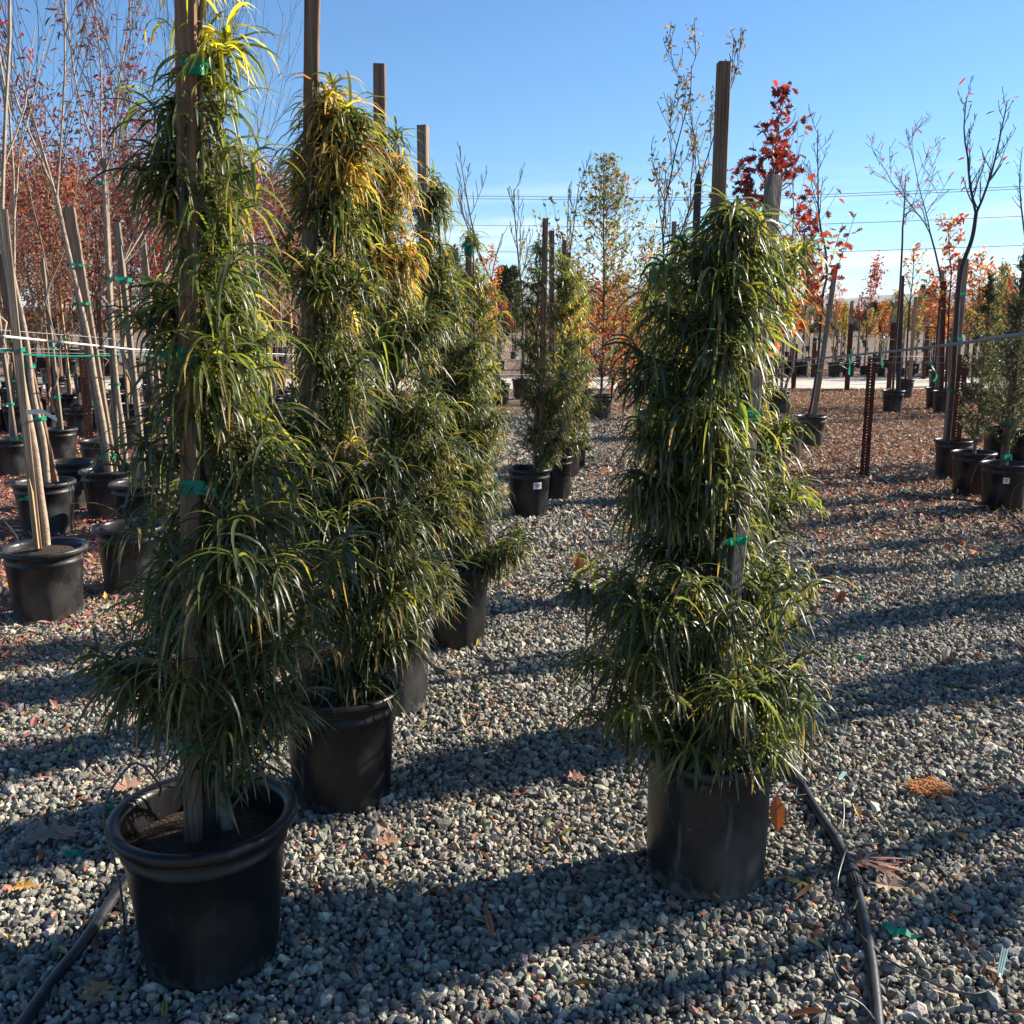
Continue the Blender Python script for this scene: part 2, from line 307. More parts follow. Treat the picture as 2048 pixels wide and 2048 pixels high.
# ------------------------------------------------------------------ the long leaved shrub
GREEN = [(.052, .068, .033, 5), (.068, .084, .038, 4), (.036, .052, .034, 3), (.11, .115, .045, 1.8)]
YEL = [(.12, .15, .04, 3), (.19, .19, .05, 1.6), (.07, .10, .035, 3)]
ORA = [(.42, .28, .06, 3), (.40, .20, .08, 1.6), (.22, .22, .05, 3), (.40, .25, .15, 1.6)]
def shrub(root, shape, Y, ntips, rng, nleaf=20, LW=(.15, .0095), segs=6, fold=True, palette=GREEN, topyel=.5, specials=(), stem_xy=None, stem_top=None, px=True, flat=.85, droop=1.0, h0=.36, clear=None):
    """shape: rows (y, xl, xr) measured at depth Y, or (z, cx, r) when px is False"""
    o = np.array(root['_o'])
    if px:
        rows = []
        for y, xl, xr in shape:
            a, b = P(xl, y, Y), P(xr, y, Y); rows.append((a[2], (a[0]+b[0])/2, (b[0]-a[0])/2))
    else: rows = list(shape)
    rows = np.array(sorted(rows)); zs = rows[:, 0]
    cdf = np.cumsum(rows[:, 2].clip(.03)); zz = np.linspace(zs[0], zs[-1], 200); rr = np.interp(zz, zs, rows[:, 2])
    wgt = (rr+.05)**1.15; wgt /= wgt.sum()
    nbr = max(8, ntips//5); bz = rng.choice(zz, nbr, p=wgt); bp_ = np.arange(nbr)*2.4+rng.normal(0, .5, nbr); bw = rng.uniform(.74, 1.12, nbr); bw[rng.uniform(0, 1, nbr) < .1] *= 1.12
    pk = np.where(rng.uniform(0, 1, ntips) < .82, rng.integers(0, nbr, ntips), -1)
    z0 = rng.choice(zz, ntips); u = rng.uniform(0.05, 1, ntips)**.55; ph = rng.uniform(0, 2*np.pi, ntips); on = pk >= 0
    z = np.where(on, bz[pk], z0); Rz = np.interp(z, zs, rows[:, 2]); u = np.where(on, u*bw[pk], u*.9)
    z = (z+np.where(on, .45*Rz*(u-.75)+rng.normal(0, .018, ntips), 0)).clip(zs[0], zs[-1]); R = np.interp(z, zs, rows[:, 2]); cx = np.interp(z, zs, rows[:, 1])
    ph = np.where(on, bp_[pk]+rng.normal(0, .2, ntips), ph)
    lr = LW[0]*.12
    Re = (R-lr).clip(.02)*u
    tips = np.stack([cx+Re*np.cos(ph), Y+Re*np.sin(ph)*flat, z], -1)
    if clear:
        zc = np.array([c[2] for c in clear]); xc = np.interp(tips[:, 2], zc, [c[0] for c in clear]); yc = np.interp(tips[:, 2], zc, [c[1] for c in clear])
        inz = (tips[:, 2] > zc.min()) & (tips[:, 2] < zc.max())
        hide = inz & (np.abs(tips[:, 0]-xc) < .10) & (tips[:, 1] < yc+.03) & (rng.uniform(0, 1, ntips) < .85)
        tips[hide, 1] = 2*Y-tips[hide, 1]+.02
    top = stem_top or zs[-1]-.05
    sx, sy = stem_xy or (o[0]+.05, o[1])
    mb = MB(); n = 14; zst = np.linspace(h0, top, n)
    st = np.stack([sx+(np.interp(zst, zs, rows[:, 1])-sx)*np.linspace(0, .75, n)+.012*np.sin(zst*7), sy+.012*np.cos(zst*5)+0*zst, zst], -1)
    tube(mb, st, np.linspace(.017, .005, n), 8)
    mb.build('trunk', 'bark', root, True)
    # twigs and leaf bases
    tw = MB(); B, AZ, EL, HT = [], [], [], []
    for i in range(ntips):
        t = tips[i]; hr = np.hypot(t[0]-np.interp(t[2], zst, st[:, 0]), t[1]-sy)
        zb = max(h0, min(t[2]-.55*hr-.04+rng.uniform(-.05, .05), top-.03)); b = np.array([np.interp(zb, zst, st[:, 0]), np.interp(zb, zst, st[:, 1]), zb])
        mid = (b+t)/2+np.array([0, 0, .12*hr*rng.uniform(.3, 1.2)])+rng.normal(0, .012, 3)
        path = np.array([b, mid, t]); path = smooth_path(path, 4)
        tube(tw, path, np.linspace(.0045, .0018, len(path)), 4, cap=False)
        d = path[-1]-path[-2]; d /= np.linalg.norm(d)
        k = max(5, int(nleaf*rng.uniform(.65, 1.25)))
        s = rng.uniform(0, 1, k)**2.0*min(.12, hr+.05)
        bp = t-d*s[:, None]; ga = np.arange(k)*2.4+rng.uniform(0, 6.28)+rng.normal(0, .3, k)
        oa = math.atan2(t[1]-b[1], t[0]-b[0])
        # leaves ring the twig: mix with outward direction
        vx = np.cos(ga)+.45*math.cos(oa)*min(1, hr*6); vy = np.sin(ga)+.45*math.sin(oa)*min(1, hr*6)
        B.append(bp); AZ.append(np.arctan2(vy, vx)); EL.append(rng.uniform(.15, 1.05, k)+(.5*(s < .015))); HT.append(np.full(k, i))
    tw.build('twigs', 'twig', root)
    B, AZ, EL, HT = map(np.concatenate, (B, AZ, EL, HT)); n = len(B)
    tl = rng.uniform(.6, 1.25, ntips)[HT]; L = LW[0]*tl*rng.uniform(.55, 1.25, n)*(1.12-.2*((z-zs[0])/(zs[-1]-zs[0]))[HT]); W = LW[1]*rng.uniform(.75, 1.25, n)
    bend = (rng.uniform(1.7, 3.0, n)+.5*(rng.uniform(0, 1, n) < .12)*3)*droop
    col = pick(rng, palette, n, .25)
    hfrac = (z-zs[0])/(zs[-1]-zs[0])
    isy = rng.uniform(0, 1, ntips) < topyel*(.15+hfrac**1.5*1.1)
    cy = pick(rng, YEL, n, .2); m_ = isy[HT]; col[m_] = cy[m_]
    for (x, y, rad, pal) in specials:
        p = P(x, y, Y) if px else np.array([x, Y, y]); rd = rad*.78*K/FPX*Y if px else rad
        hit = (np.hypot(tips[:, 0]-p[0], tips[:, 2]-p[2]) < rd)[HT] & (rng.uniform(0, 1, n) < .72)
        cs = pick(rng, pal, n, .25); col[hit] = cs[hit]
    lm = MB(); long_leaves(lm, B, AZ, EL, bend, L, W, col, segs, fold, rng.normal(0, .35, n), rng.normal(0, .45, n))
    lm.build('foliage', 'leaf', root, fold, tint=True)
def tie(parent, c, w, h=.045, m='tape', tail=None, rng=None, name='tie'):
    """crumpled plastic band wound round stake and stem, loose ends sticking out"""
    mb = MB(); e = w/2*.92; r = np.random.default_rng(int(abs(c[0]*977+c[2]*311))); na, nz = 20, 5
    vs = []
    for k in range(nz):
        for a in range(na):
            t = a/na*2*math.pi; q = 1+r.normal(0, .035)
            vs.append([c[0]+e*q*math.copysign(abs(math.cos(t))**.4, math.cos(t)), c[1]+e*q*math.copysign(abs(math.sin(t))**.4, math.sin(t)), c[2]+h*.8*(k/(nz-1)-.5)+.003*math.sin(2*t+c[2]*9)])
    mb.add(vs, [[k*na+i, k*na+(i+1) % na, (k+1)*na+(i+1) % na, (k+1)*na+i] for k in range(nz-1) for i in range(na)])
    if tail:
        p = smooth_path([[c[0]+tail*e, c[1]-e*1.0, c[2]], [c[0]+tail*(e+.022), c[1]-e*1.3, c[2]-.004], [c[0]+tail*(e+.032), c[1]-e*1.1, c[2]-.03]], 3)
        n = len(p); v = np.concatenate([p+[0, 0, .008], p-[0, 0.004, .006]])
        mb.add(v, [[i, i+1, n+i+1, n+i] for i in range(n-1)])
    mb.build(name, m, parent)

# ------------------------------------------------------------------ branching trees
def grow(rng, start, d, L, r, depth, prm, tubes, twigs, n=6):
    pts = [np.array(start, float)]; d = np.array(d, float)
    for i in range(n):
        d = d+rng.normal(0, prm.get('wig', .09), 3)+np.array([0, 0, prm.get('up', .08)]); d /= np.linalg.norm(d)
        pts.append(pts[-1]+d*L/n)
    pts = np.array(pts); tubes.append((pts, np.linspace(r, r*.35, n+1)))
    if depth == 0 or L < prm.get('minL', .12):
        twigs.append(pts); return
    k = prm['kids'][min(len(prm['kids'])-1, prm['depth']-depth)]
    for j in range(k):
        f = prm.get('first', .3) if prm['depth'] == depth else .15
        t = f+(1-f)*(j+rng.uniform(.1, .9))/k; i = min(n-1, int(t*n)); p = pts[i]+(pts[i+1]-pts[i])*(t*n-i)
        t0 = (pts[i+1]-pts[i])/np.linalg.norm(pts[i+1]-pts[i]); a = rng.uniform(0, 6.28)
        side = np.array([math.cos(a), math.sin(a), 0]); ang = prm.get('ang', .7)*rng.uniform(.7, 1.25)
        dd = t0*math.cos(ang)+side*math.sin(ang)
        grow(rng, p, dd, L*prm.get('ratio', .5)*rng.uniform(.6, 1.2)*(1.15-.6*t), r*(1-.65*t)*.6, depth-1, prm, tubes, twigs, max(3, n-1))
    twigs.append(pts[-3:])
def tree_parts(root, rng, base, height, r=.018, path=None, prm=None, bark='bark', leaf=None, pal=None, nl=300, size=.06, zr=None, cname='crown', tsides=8, jitter=.03):
    prm = dict(dict(depth=2, kids=[7, 5], ang=.6, ratio=.45, up=.1, first=.35), **(prm or {}))
    tubes, twigs = [], []
    if path is not None: trunk = smooth_path(path, 5)
    else:
        k = 8; trunk = np.array([np.array(base)+np.array([rng.normal(0, .008)*i, rng.normal(0, .008)*i, height*prm['first']*i/k]) for i in range(k+1)])
    tm = MB(); tube(tm, trunk, np.linspace(r*1.15, r*.8, len(trunk)), tsides)
    tr = tm.build('trunk', bark, root, True)
    d = trunk[-1]-trunk[-2]; d /= np.linalg.norm(d)
    H = height-(trunk[-1][2]-base[2]); p2 = dict(prm); p2['first'] = .02
    forks = prm.get('forks', 1)
    for q in range(forks):
        dd = d if forks == 1 else d+.35*np.array([math.cos(q*6.28/forks+prm.get('fa', 0)), math.sin(q*6.28/forks+prm.get('fa', 0)), .1])
        grow(rng, trunk[-1]-d*.02, dd/np.linalg.norm(dd), H, r*.8/(forks**.5), prm['depth'], p2, tubes, twigs, 8)
    bm_ = MB()
    for pts, rad in tubes: tube(bm_, pts, rad.clip(prm.get('minr', .0018)), 5 if rad[0] > .006 else 3, cap=False)
    bo = bm_.build('branches', bark, root)
    if leaf and nl:
        seg = [t for t in twigs if (zr is None or zr[0] < t[-1][2]-base[2] < zr[1])] or twigs
        ii = rng.integers(0, len(seg), nl); pos = []
        for i in ii:
            s = seg[i]; t = rng.uniform(0, len(s)-1.001); j = int(t); pos.append(s[j]+(s[j+1]-s[j])*(t-j))
        pos = np.array(pos)+rng.normal(0, jitter, (nl, 3))
        lm = MB(); cards(lm, leaf, pos, rng.uniform(0, 6.28, nl), rng.uniform(-1.2, .7, nl), rng.normal(0, .8, nl), size*rng.uniform(.6, 1.3, nl), pick(rng, pal, nl))
        lm.build(cname, 'tleaf', root, tint=True)
    return tubes
RED = [(.42, .045, .025, 4), (.5, .10, .03, 3), (.22, .03, .03, 3), (.45, .20, .05, 1)]
REDBRN = [(.19, .04, .035, 4), (.13, .065, .04, 6), (.26, .075, .04, 2), (.30, .18, .06, 1.5), (.27, .04, .07, 1.6)]
REDL = [(.28, .03, .03, 4), (.30, .06, .03, 2), (.15, .03, .03, 4), (.26, .03, .07, 2)]
PINK = [(.42, .04, .09, 4), (.3, .03, .06, 3), (.45, .12, .08, 2)]
ORG = [(.55, .18, .03, 4), (.5, .28, .05, 3), (.42, .08, .03, 2), (.3, .25, .06, 1)]
YG = [(.30, .30, .05, 4), (.15, .20, .05, 4), (.42, .30, .05, 2), (.4, .10, .05, 1)]
OLV = [(.10, .13, .05, 4), (.16, .16, .08, 3), (.22, .20, .08, 2)]
TAN = [(.34, .22, .10, 4), (.25, .16, .10, 3), (.40, .30, .10, 2)]

# ================================================================== THE SETTING
def ground_mat():
    m = bpy.data.materials.new('ground'); m.use_nodes = True; n, l = m.node_tree.nodes, m.node_tree.links
    b = n['Principled BSDF']; b.inputs['Roughness'].default_value = .95; b.inputs['Specular IOR Level'].default_value = .2
    tc = n.new('ShaderNodeTexCoord')
    v = n.new('ShaderNodeTexVoronoi'); v.inputs['Scale'].default_value = 42; l.new(tc.outputs['Object'], v.inputs['Vector'])
    cr = n.new('ShaderNodeValToRGB'); e = cr.color_ramp.elements
    sep = n.new('ShaderNodeSeparateColor'); l.new(v.outputs['Color'], sep.inputs[0]); l.new(sep.outputs[0], cr.inputs[0])
    cr.color_ramp.interpolation = 'CONSTANT'
    for p, c in ((0, (.10, .095, .09)), (.3, (.2, .16, .13)), (.5, (.28, .16, .09)), (.68, (.14, .12, .11)), (.82, (.36, .27, .18)), (.93, (.30, .08, .04))):
        q = e[0] if p == 0 else cr.color_ramp.elements.new(p); q.color = (*c, 1); q.position = p
    e[-1].position = 1.0
    l.new(cr.outputs[0], b.inputs['Base Color'])
    bp = n.new('ShaderNodeBump'); bp.inputs['Strength'].default_value = 1; bp.inputs['Distance'].default_value = .02; bp.invert = True
    l.new(v.outputs['Distance'], bp.inputs['Height']); l.new(bp.outputs[0], b.inputs['Normal'])
    M['ground'] = m
ground_mat()
g = MB(); s_ = 9000; g.add([[-s_, -200, -.012], [s_, -200, -.012], [s_, s_, -.012], [-s_, s_, -.012]], [[0, 1, 2, 3]])
tag(g.build('ground', 'ground'), kind='structure')
rng = np.random.default_rng(5)
rd = MB(); xs = np.linspace(-70, 90, 60)
ra, rb = 23.1+.4*np.sin(xs*.35)+.2*np.sin(xs*1.3), 27.6+.3*np.sin(xs*.28)
v = np.concatenate([np.stack([xs, ra, 0*xs+.004], 1), np.stack([xs, rb, 0*xs+.004], 1)])
rd.add(v, [[i, i+1, 60+i+1, 60+i] for i in range(59)]); tag(rd.build('road', 'road'), kind='structure')
# far hills
def hills(name, Y, amp, base, seed, x0, x1):
    r = np.random.default_rng(seed); n = 260; x = np.linspace(x0, x1, n); h = np.zeros(n)
    for k in range(1, 9): h += r.normal(0, 1/k**1.1)*np.sin(x/(x1-x0)*6.28*k*1.6+r.uniform(0, 6.28))
    h = base+amp*(h-h.min())/(h.max()-h.min()); mb = MB(); rows = []
    for q, f in ((0, 0), (150, .35), (420, .75), (800, 1), (1500, .9), (2600, 0)):
        rows.append(np.stack([x, Y+q+40*np.sin(x*.004), h*f*(1+.06*np.sin(x*.01+q))-3*(f == 0)], 1))
    v = np.concatenate(rows); m_ = len(rows)
    mb.add(v, [[a*n+i, a*n+i+1, (a+1)*n+i+1, (a+1)*n+i] for a in range(m_-1) for i in range(n-1)])
    tag(mb.build(name, 'hill', None, True), kind='structure')
hills('hills', 4300, 62, 100, 11, -1500, 5600)

# thin air between here and the hills
def haze():
    m = bpy.data.materials.new('haze'); m.use_nodes = True; n, l = m.node_tree.nodes, m.node_tree.links
    n.remove(n['Principled BSDF']); v = n.new('ShaderNodeVolumePrincipled'); v.inputs['Color'].default_value = (.80, .88, 1, 1); v.inputs['Density'].default_value = 7e-5; v.inputs['Anisotropy'].default_value = .2
    l.new(v.outputs[0], n['Material Output'].inputs['Volume']); M['haze'] = m
    x, y0, y1, z0, z1 = 9500, -400, 9300, -6, 230
    b = MB(); b.add([[-x, y0, z0], [x, y0, z0], [x, y1, z0], [-x, y1, z0], [-x, y0, z1], [x, y0, z1], [x, y1, z1], [-x, y1, z1]], [[0, 3, 2, 1], [4, 5, 6, 7], [0, 1, 5, 4], [1, 2, 6, 5], [2, 3, 7, 6], [3, 0, 4, 7]])
    tag(b.build('haze', 'haze'), kind='stuff')
haze()
# gravel
def stones():
    ph = (1+5**.5)/2
    iv = np.array([(-1, ph, 0), (1, ph, 0), (-1, -ph, 0), (1, -ph, 0), (0, -1, ph), (0, 1, ph), (0, -1, -ph), (0, 1, -ph), (ph, 0, -1), (ph, 0, 1), (-ph, 0, -1), (-ph, 0, 1)])/1.9
    jf = np.array([(0, 11, 5), (0, 5, 1), (0, 1, 7), (0, 7, 10), (0, 10, 11), (1, 5, 9), (5, 11, 4), (11, 10, 2), (10, 7, 6), (7, 1, 8), (3, 9, 4), (3, 4, 2), (3, 2, 6), (3, 6, 8), (3, 8, 9), (4, 9, 5), (2, 4, 11), (6, 2, 10), (8, 6, 7), (9, 8, 1)])
    ov = np.array([(1, 0, 0), (-1, 0, 0), (0, 1, 0), (0, -1, 0), (0, 0, 1), (0, 0, -1.)]); of = np.array([(0, 2, 4), (2, 1, 4), (1, 3, 4), (3, 0, 4), (2, 0, 5), (1, 2, 5), (3, 1, 5), (0, 3, 5)])
    pal = [(.215, .212, .20, 7), (.29, .28, .255, 5), (.13, .13, .13, 6), (.38, .355, .31, 2.4), (.52, .49, .43, .8), (.32, .24, .17, .9), (.36, .19, .13, .25)]
    r = np.random.default_rng(21); mb = MB()
    for y0, y1, sp, sz, hi in ((1.5, 3.2, .0160, .0116, 1), (3.2, 5.2, .0174, .0124, 1), (5.2, 7.2, .023, .0155, 0), (7.2, 10.5, .027, .018, 0), (10.5, 17, .042, .024, 0)):
        xm = .53*(y1+.3)+.7
        X, Yy = np.meshgrid(np.arange(-xm, xm, sp), np.arange(y0, y1, sp)); X = X.ravel(); Yy = Yy.ravel()
        X = X+r.uniform(-.5, .5, len(X))*sp; Yy = Yy+r.uniform(-.5, .5, len(X))*sp
        keep = (np.abs(X) < .53*(Yy+.3)+.6)
        if y0 > 7: keep &= (X > -1.8) & (X < 1.3+.2*(Yy-7)+r.exponential(1.6, len(X)))
        if y0 > 5: keep &= X > -2.8
        X, Yy = X[keep], Yy[keep]; n = len(X)
        s = sz*np.exp(r.normal(-.07, .34, n)).clip(.42, 2.3)
        big = r.uniform(0, 1, n) < .003; s[big] *= 1.8
        ax = np.stack([s*r.uniform(.85, 1.35, n), s*r.uniform(.6, 1.0, n), s*r.uniform(.42, .85, n)], 1)
        A = r.normal(size=(n, 4)); A /= np.linalg.norm(A, axis=1)[:, None]; a, b, c, d = A.T
        tilt = .55
        Rm = np.stack([1-2*(c*c+d*d), 2*(b*c-a*d), 2*(b*d+a*c), 2*(b*c+a*d), 1-2*(b*b+d*d), 2*(c*d-a*b), 2*(b*d-a*c), 2*(c*d+a*b), 1-2*(b*b+c*c)], 1).reshape(n, 3, 3)
        bv, bf = (iv, jf) if hi else (ov*1.05, of)
        V = bv[None]*(1+r.uniform(-.22, .22, (n, len(bv), 1)))+r.uniform(-.08, .08, (n, len(bv), 3))
        V = V*ax[:, None]; V = np.einsum('nij,nkj->nki', Rm, V)
        und = .006*np.sin(X*2.3+1)*np.sin(Yy*1.7)
        V += np.stack([X, Yy, und+r.uniform(-.004, .009, n)], 1)[:, None]
        F = (bf[None]+(np.arange(n)*len(bv))[:, None, None]).reshape(-1, 3)
        mb.add(V.reshape(-1, 3), F, np.repeat(pick(r, pal, n, .22)*np.array([1.03, 1, .89]), len(bv), 0))
    tag(mb.build('gravel', 'stone', tint=True), kind='stuff', label='grey crushed stone gravel covering the nursery ground', cat='gravel')
stones()
def litter():
    r = np.random.default_rng(8); mb = MB()
    PB = [(.34, .17, .10, 4), (.42, .27, .17, 4), (.22, .11, .07, 3), (.42, .10, .05, 1.8), (.5, .36, .24, 2), (.5, .40, .12, .7), (.55, .46, .38, 1.5)]
    PL = [(.42, .12, .12, 4), (.34, .16, .10, 3), (.5, .24, .18, 2.5), (.45, .34, .22, 2), (.5, .34, .08, 1.5), (.22, .06, .06, 2)]
    def put(x0, x1, y0, y1, dens, pal, sz, tpl, fn=None, el=.28):
        n = int((x1-x0)*(y1-y0)*dens); X = r.uniform(x0, x1, n); Y = r.uniform(y0, y1, n)
        k = np.abs(X) < .53*(Y+.3)+1.0
        if fn is not None: k &= r.uniform(0, 1, n) < fn(X, Y)
        X, Y = X[k], Y[k]; n = len(X)
        cards(mb, tpl, np.stack([X, Y, r.uniform(.008, .026, n)], 1), r.uniform(0, 6.28, n), r.normal(.05, el, n), r.normal(0, .45, n), sz*r.uniform(.5, 1.4, n), pick(r, pal, n, .3))
    put(-3, 3, 1.6, 7.5, 26, PB, .035, ELL, lambda x, y: .25+.75*(np.sin(x*3+1)*np.sin(y*2.3) > .2))
    put(-3, 3, 1.6, 6.5, 130, PB, .014, ELL, lambda x, y: .3+.7*(np.sin(x*2.1+y)*np.sin(y*1.7+2) > 0)); put(-3, 3, 2.5, 8, 60, PL, .032, NAR); put(-3, 4, 1.6, 8, 60, PB, .024, DIA)
    put(-3, 3, 1.6, 8, 22, [(.10, .12, .03, 2), (.30, .14, .07, 4), (.34, .25, .08, 3)], .08, NAR)
    lf = lambda x, y: 1/(1+np.exp(-(-1.0-x+.10*(y-4))*4))*(y > 3.2).astype(float)*(1/(1+np.exp(-(y-4.3)*3)))
    put(-9, -.6, 3.2, 17, 420, PL, .05, NAR, lf); put(-9, -.6, 3.2, 17, 420, PL, .045, ELL, lf, .4)
    rf = lambda x, y: (1/(1+np.exp(-(y-7.9-.25*np.sin(x*2))*1.3)))*(1/(1+np.exp(-(x-1.0-.11*(y-8))*4)))
    put(.5, 13, 6.2, 23, 850, PB, .048, ELL, rf, .45)
    put(-1, 3, 8, 23, 60, PB, .06, ELL)
    put(-16, 30, 27.8, 40, 22, PB, .09, ELL)
    put(-16, -1, 17, 23, 90, PB, .08, ELL)
    put(-2.8, 2.9, 1.7, 7, .7, [(.30, .16, .09, 4), (.4, .2, .1, 3), (.2, .1, .07, 2)], .12, OAK, el=.2)
    put(.5, 5, 5, 11, 2.2, [(.45, .12, .04, 4), (.3, .1, .05, 3)], .11, OAK, el=.3)
    tag(mb.build('fallen_leaves', 'litter', tint=True), kind='stuff', label='dry brown tan and red fallen leaves scattered over the gravel', cat='leaf litter')
litter()

# ================================================================== FRONT SHRUBS
def rg(s): return np.random.default_rng(s)
GL = 'long leaved shrubs in black pots'
# A: front left
aX, aY = P(384, 1530, 2.3)[0], 2.30
t = thing('potted_shrub', 'tall narrow leaved shrub in the large thick rimmed black pot at the front left', 'potted shrub', (aX, aY, 0), GL)
pot((aX, aY, 0), .232, .168, .402, t, lip=.03, soil=.075)
A_shape = [(-40, 395, 440), (0, 345, 465), (60, 330, 450), (130, 320, 450), (175, 265, 480), (240, 255, 540), (330, 235, 552), (400, 255, 545), (450, 300, 525), (480, 255, 520), (560, 245, 540), (640, 230, 560),
           (710, 225, 552), (790, 285, 530), (850, 225, 520), (930, 185, 640), (1010, 175, 690), (1080, 200, 690), (1150, 130, 640), (1220, 125, 600), (1300, 165, 590), (1380, 200, 600), (1430, 280, 570)]
shrub(t, A_shape, aY, 345, rg(3), 20, (.165, .0083), 7, clear=[P(367, 1500, aY-.02), P(352, -60, aY-.02)], stem_xy=(aX+.055, aY-.01), stem_top=2.35, topyel=.42, droop=1.0,
      specials=[(420, 10, 95, [(.42, .36, .05, 3), (.25, .26, .04, 2)]), (440, 640, 110, YEL), (470, 380, 120, YEL)], flat=.75)
def post(parent, xb, yb, Yb, xt, yt, Yt, w, m='stake', name='stake', rz=.12, tip=0, d=None):
    mb = MB(); a, b = P(xb, yb, Yb), P(xt, yt, Yt); stick(mb, a, b, w, d, rz, tip=tip); return mb.build(name, m, parent)
post(t, 367, 1590, aY-.02, 352, -60, aY-.02, .044)
post(t, 399, 1590, aY+.01, 396, 1380, aY+.01, .042, 'barkdark', 'short_stake', .4)
for yy, wd in ((128, .062), (918, .07), (1405, .08)): tie(t, P(355+yy*.008, yy, aY-.02)+np.array([.008, 0.004, 0]), wd, .042, tail=1)
tie(t, P(352, 668, aY-.02), .056, .04, tail=-1)
# B
bX, bY = P(640, 1310, 3.17)[0], 3.17
t = thing('potted_shrub', 'shrub with orange and yellow shoots in the dark pot right behind the front left shrub', 'potted shrub', (bX, bY, 0), GL)
pot((bX, bY, 0), .215, .165, .40, t, lip=.026, soil=.06)
B_shape = [(150, 580, 650), (215, 545, 690), (280, 540, 700), (340, 530, 700), (420, 500, 720), (520, 480, 740), (600, 520, 740), (700, 515, 735), (780, 480, 750), (850, 470, 800), (940, 465, 830), (1040, 480, 850), (1120, 490, 850), (1200, 540, 830), (1270, 560, 760), (1315, 590, 740)]
shrub(t, B_shape, bY, 390, rg(4), 20, (.16, .0084), 6, clear=[P(580, 420, bY-.06), P(590, 0, bY-.06)], stem_xy=(bX+.03, bY), topyel=.3,
      specials=[(600, 200, 60, ORA), (610, 300, 55, ORA), (655, 320, 45, ORA), (560, 320, 35, ORA), (650, 580, 45, [(.5, .38, .12, 3), (.4, .34, .06, 2)]), (700, 850, 50, [(.45, .33, .12, 3), (.42, .36, .05, 2)]), (630, 1215, 28, ORA)])
post(t, 574, 1320, bY-.02, 590, -60, bY-.02, .044)
# C
cX, cY = P(728, 1200, 3.98)[0], 3.98
t = thing('potted_shrub', 'third shrub of the left row with bright orange yellow top and dusty grey lit pot', 'potted shrub', (cX, cY, 0), GL)
pot((cX, cY, 0), .215, .165, .41, t, 'potdusty', lip=.024, soil=.06)
C_shape = [(262, 735, 775), (300, 660, 790), (360, 640, 800), (430, 640, 790), (520, 650, 800), (600, 660, 830), (700, 660, 860), (800, 670, 890), (900, 680, 900), (1000, 700, 890), (1080, 700, 880), (1150, 700, 850)]
shrub(t, C_shape, cY, 380, rg(5), 19, (.15, .0086), 5, stem_xy=(cX+.03, cY), topyel=.35,
      specials=[(675, 320, 50, ORA), (745, 320, 52, ORA), (745, 390, 48, ORA), (740, 480, 58, ORA), (715, 570, 40, ORA), (800, 1120, 30, YEL)])
post(t, 722, 1190, cY, 716, 122, cY, .045, rz=.05)
# D
dX, dY = P(850, 1085, 4.83)[0], 4.83
t = thing('potted_shrub', 'dense green shrub fourth in the left row, one low branch reaching right', 'potted shrub', (dX, dY, 0), GL)
pot((dX, dY, 0), .215, .17, .41, t, lip=.022)
D_shape = [(330, 800, 840), (380, 780, 840), (440, 770, 850), (520, 760, 880), (600, 770, 920), (700, 780, 950), (800, 790, 950), (900, 800, 950), (960, 820, 950), (1000, 850, 1000), (1040, 830, 1040), (1080, 840, 1000)]
shrub(t, D_shape, dY, 340, rg(6), 19, (.145, .0088), 5, stem_xy=(dX+.02, dY), topyel=.3)
post(t, 812, 1100, dY-.03, 798, 237, dY-.03, .046, 'stakegrey', rz=-.3)
# E behind D
eX, eY = P(880, 990, 6.7)[0], 6.7
t = thing('potted_shrub', 'yellowish shrub half hidden beyond the fourth one of the left row, green tape on stake', 'potted shrub', (eX, eY, 0), GL)
pot((eX, eY, 0), .20, .16, .40, t)
E_shape = [(440, 870, 905), (490, 850, 930), (560, 840, 960), (640, 850, 965), (720, 850, 965), (800, 850, 950), (900, 850, 960), (960, 860, 950)]
shrub(t, E_shape, eY, 190, rg(7), 17, (.15, .0098), 4, fold=False, topyel=.75)
post(t, 885, 970, eY-.03, 884, 452, eY-.03, .04)
tie(t, P(884, 470, eY-.03), .06, .09)
# F G H I: far left row
for i, (x, y, Y, rt, lab, stk, seed) in enumerate((
        (998, 885, 8.15, .19, 'slim shrub in black pot with a white sticker standing beyond the low reaching branch', (1020, 900, 1029, 412), 8),
        (1052, 880, 8.95, .185, 'slim shrub just behind the stickered pot in the left row', (1040, 880, 1041, 435), 9),
        (1080, 862, 10.2, .185, 'third slim shrub along the aisle past the stickered pot', (1060, 860, 1065, 453), 10),
        (1098, 850, 10.9, .185, 'last slim shrub of the left row with its pot at the aisle edge', (1070, 860, 1073, 476), 12))):
    p = Pz(x, y, .4); X = p[0] if i else P(x, y, Y)[0]
    t = thing('potted_shrub', lab, 'potted shrub', (X, Y, 0), GL)
    pot((X, Y, 0), rt, .155, .40, t, sticker=(-1.15, .075, .055, .27) if i == 0 else None, lip=.016)
    if i == 0: sh = [(455, 1000, 1040), (520, 975, 1060), (620, 958, 1080), (700, 965, 1080), (780, 970, 1075), (840, 965, 1080), (880, 985, 1060)]
    else: sh = [(470+i*15, 1030+i*12, 1075+i*12), (570, 1020+i*12, 1095+i*12), (650, 1015+i*14, 1100+i*12), (760, 1020+i*14, 1100+i*12), (850, 1030+i*14, 1095+i*10)]
    shrub(t, sh, Y, 250 if i == 0 else 170, rg(seed), 15, (.135, .0095), 4, fold=False, topyel=.6,
          specials=[(1075, 600, 28, ORA), (1100, 620, 20, ORA)] if i else [(1040, 540, 14, ORA)])
    post(t, stk[0], stk[1], Y-.04, stk[2], stk[3], Y-.04, .042, 'stake')
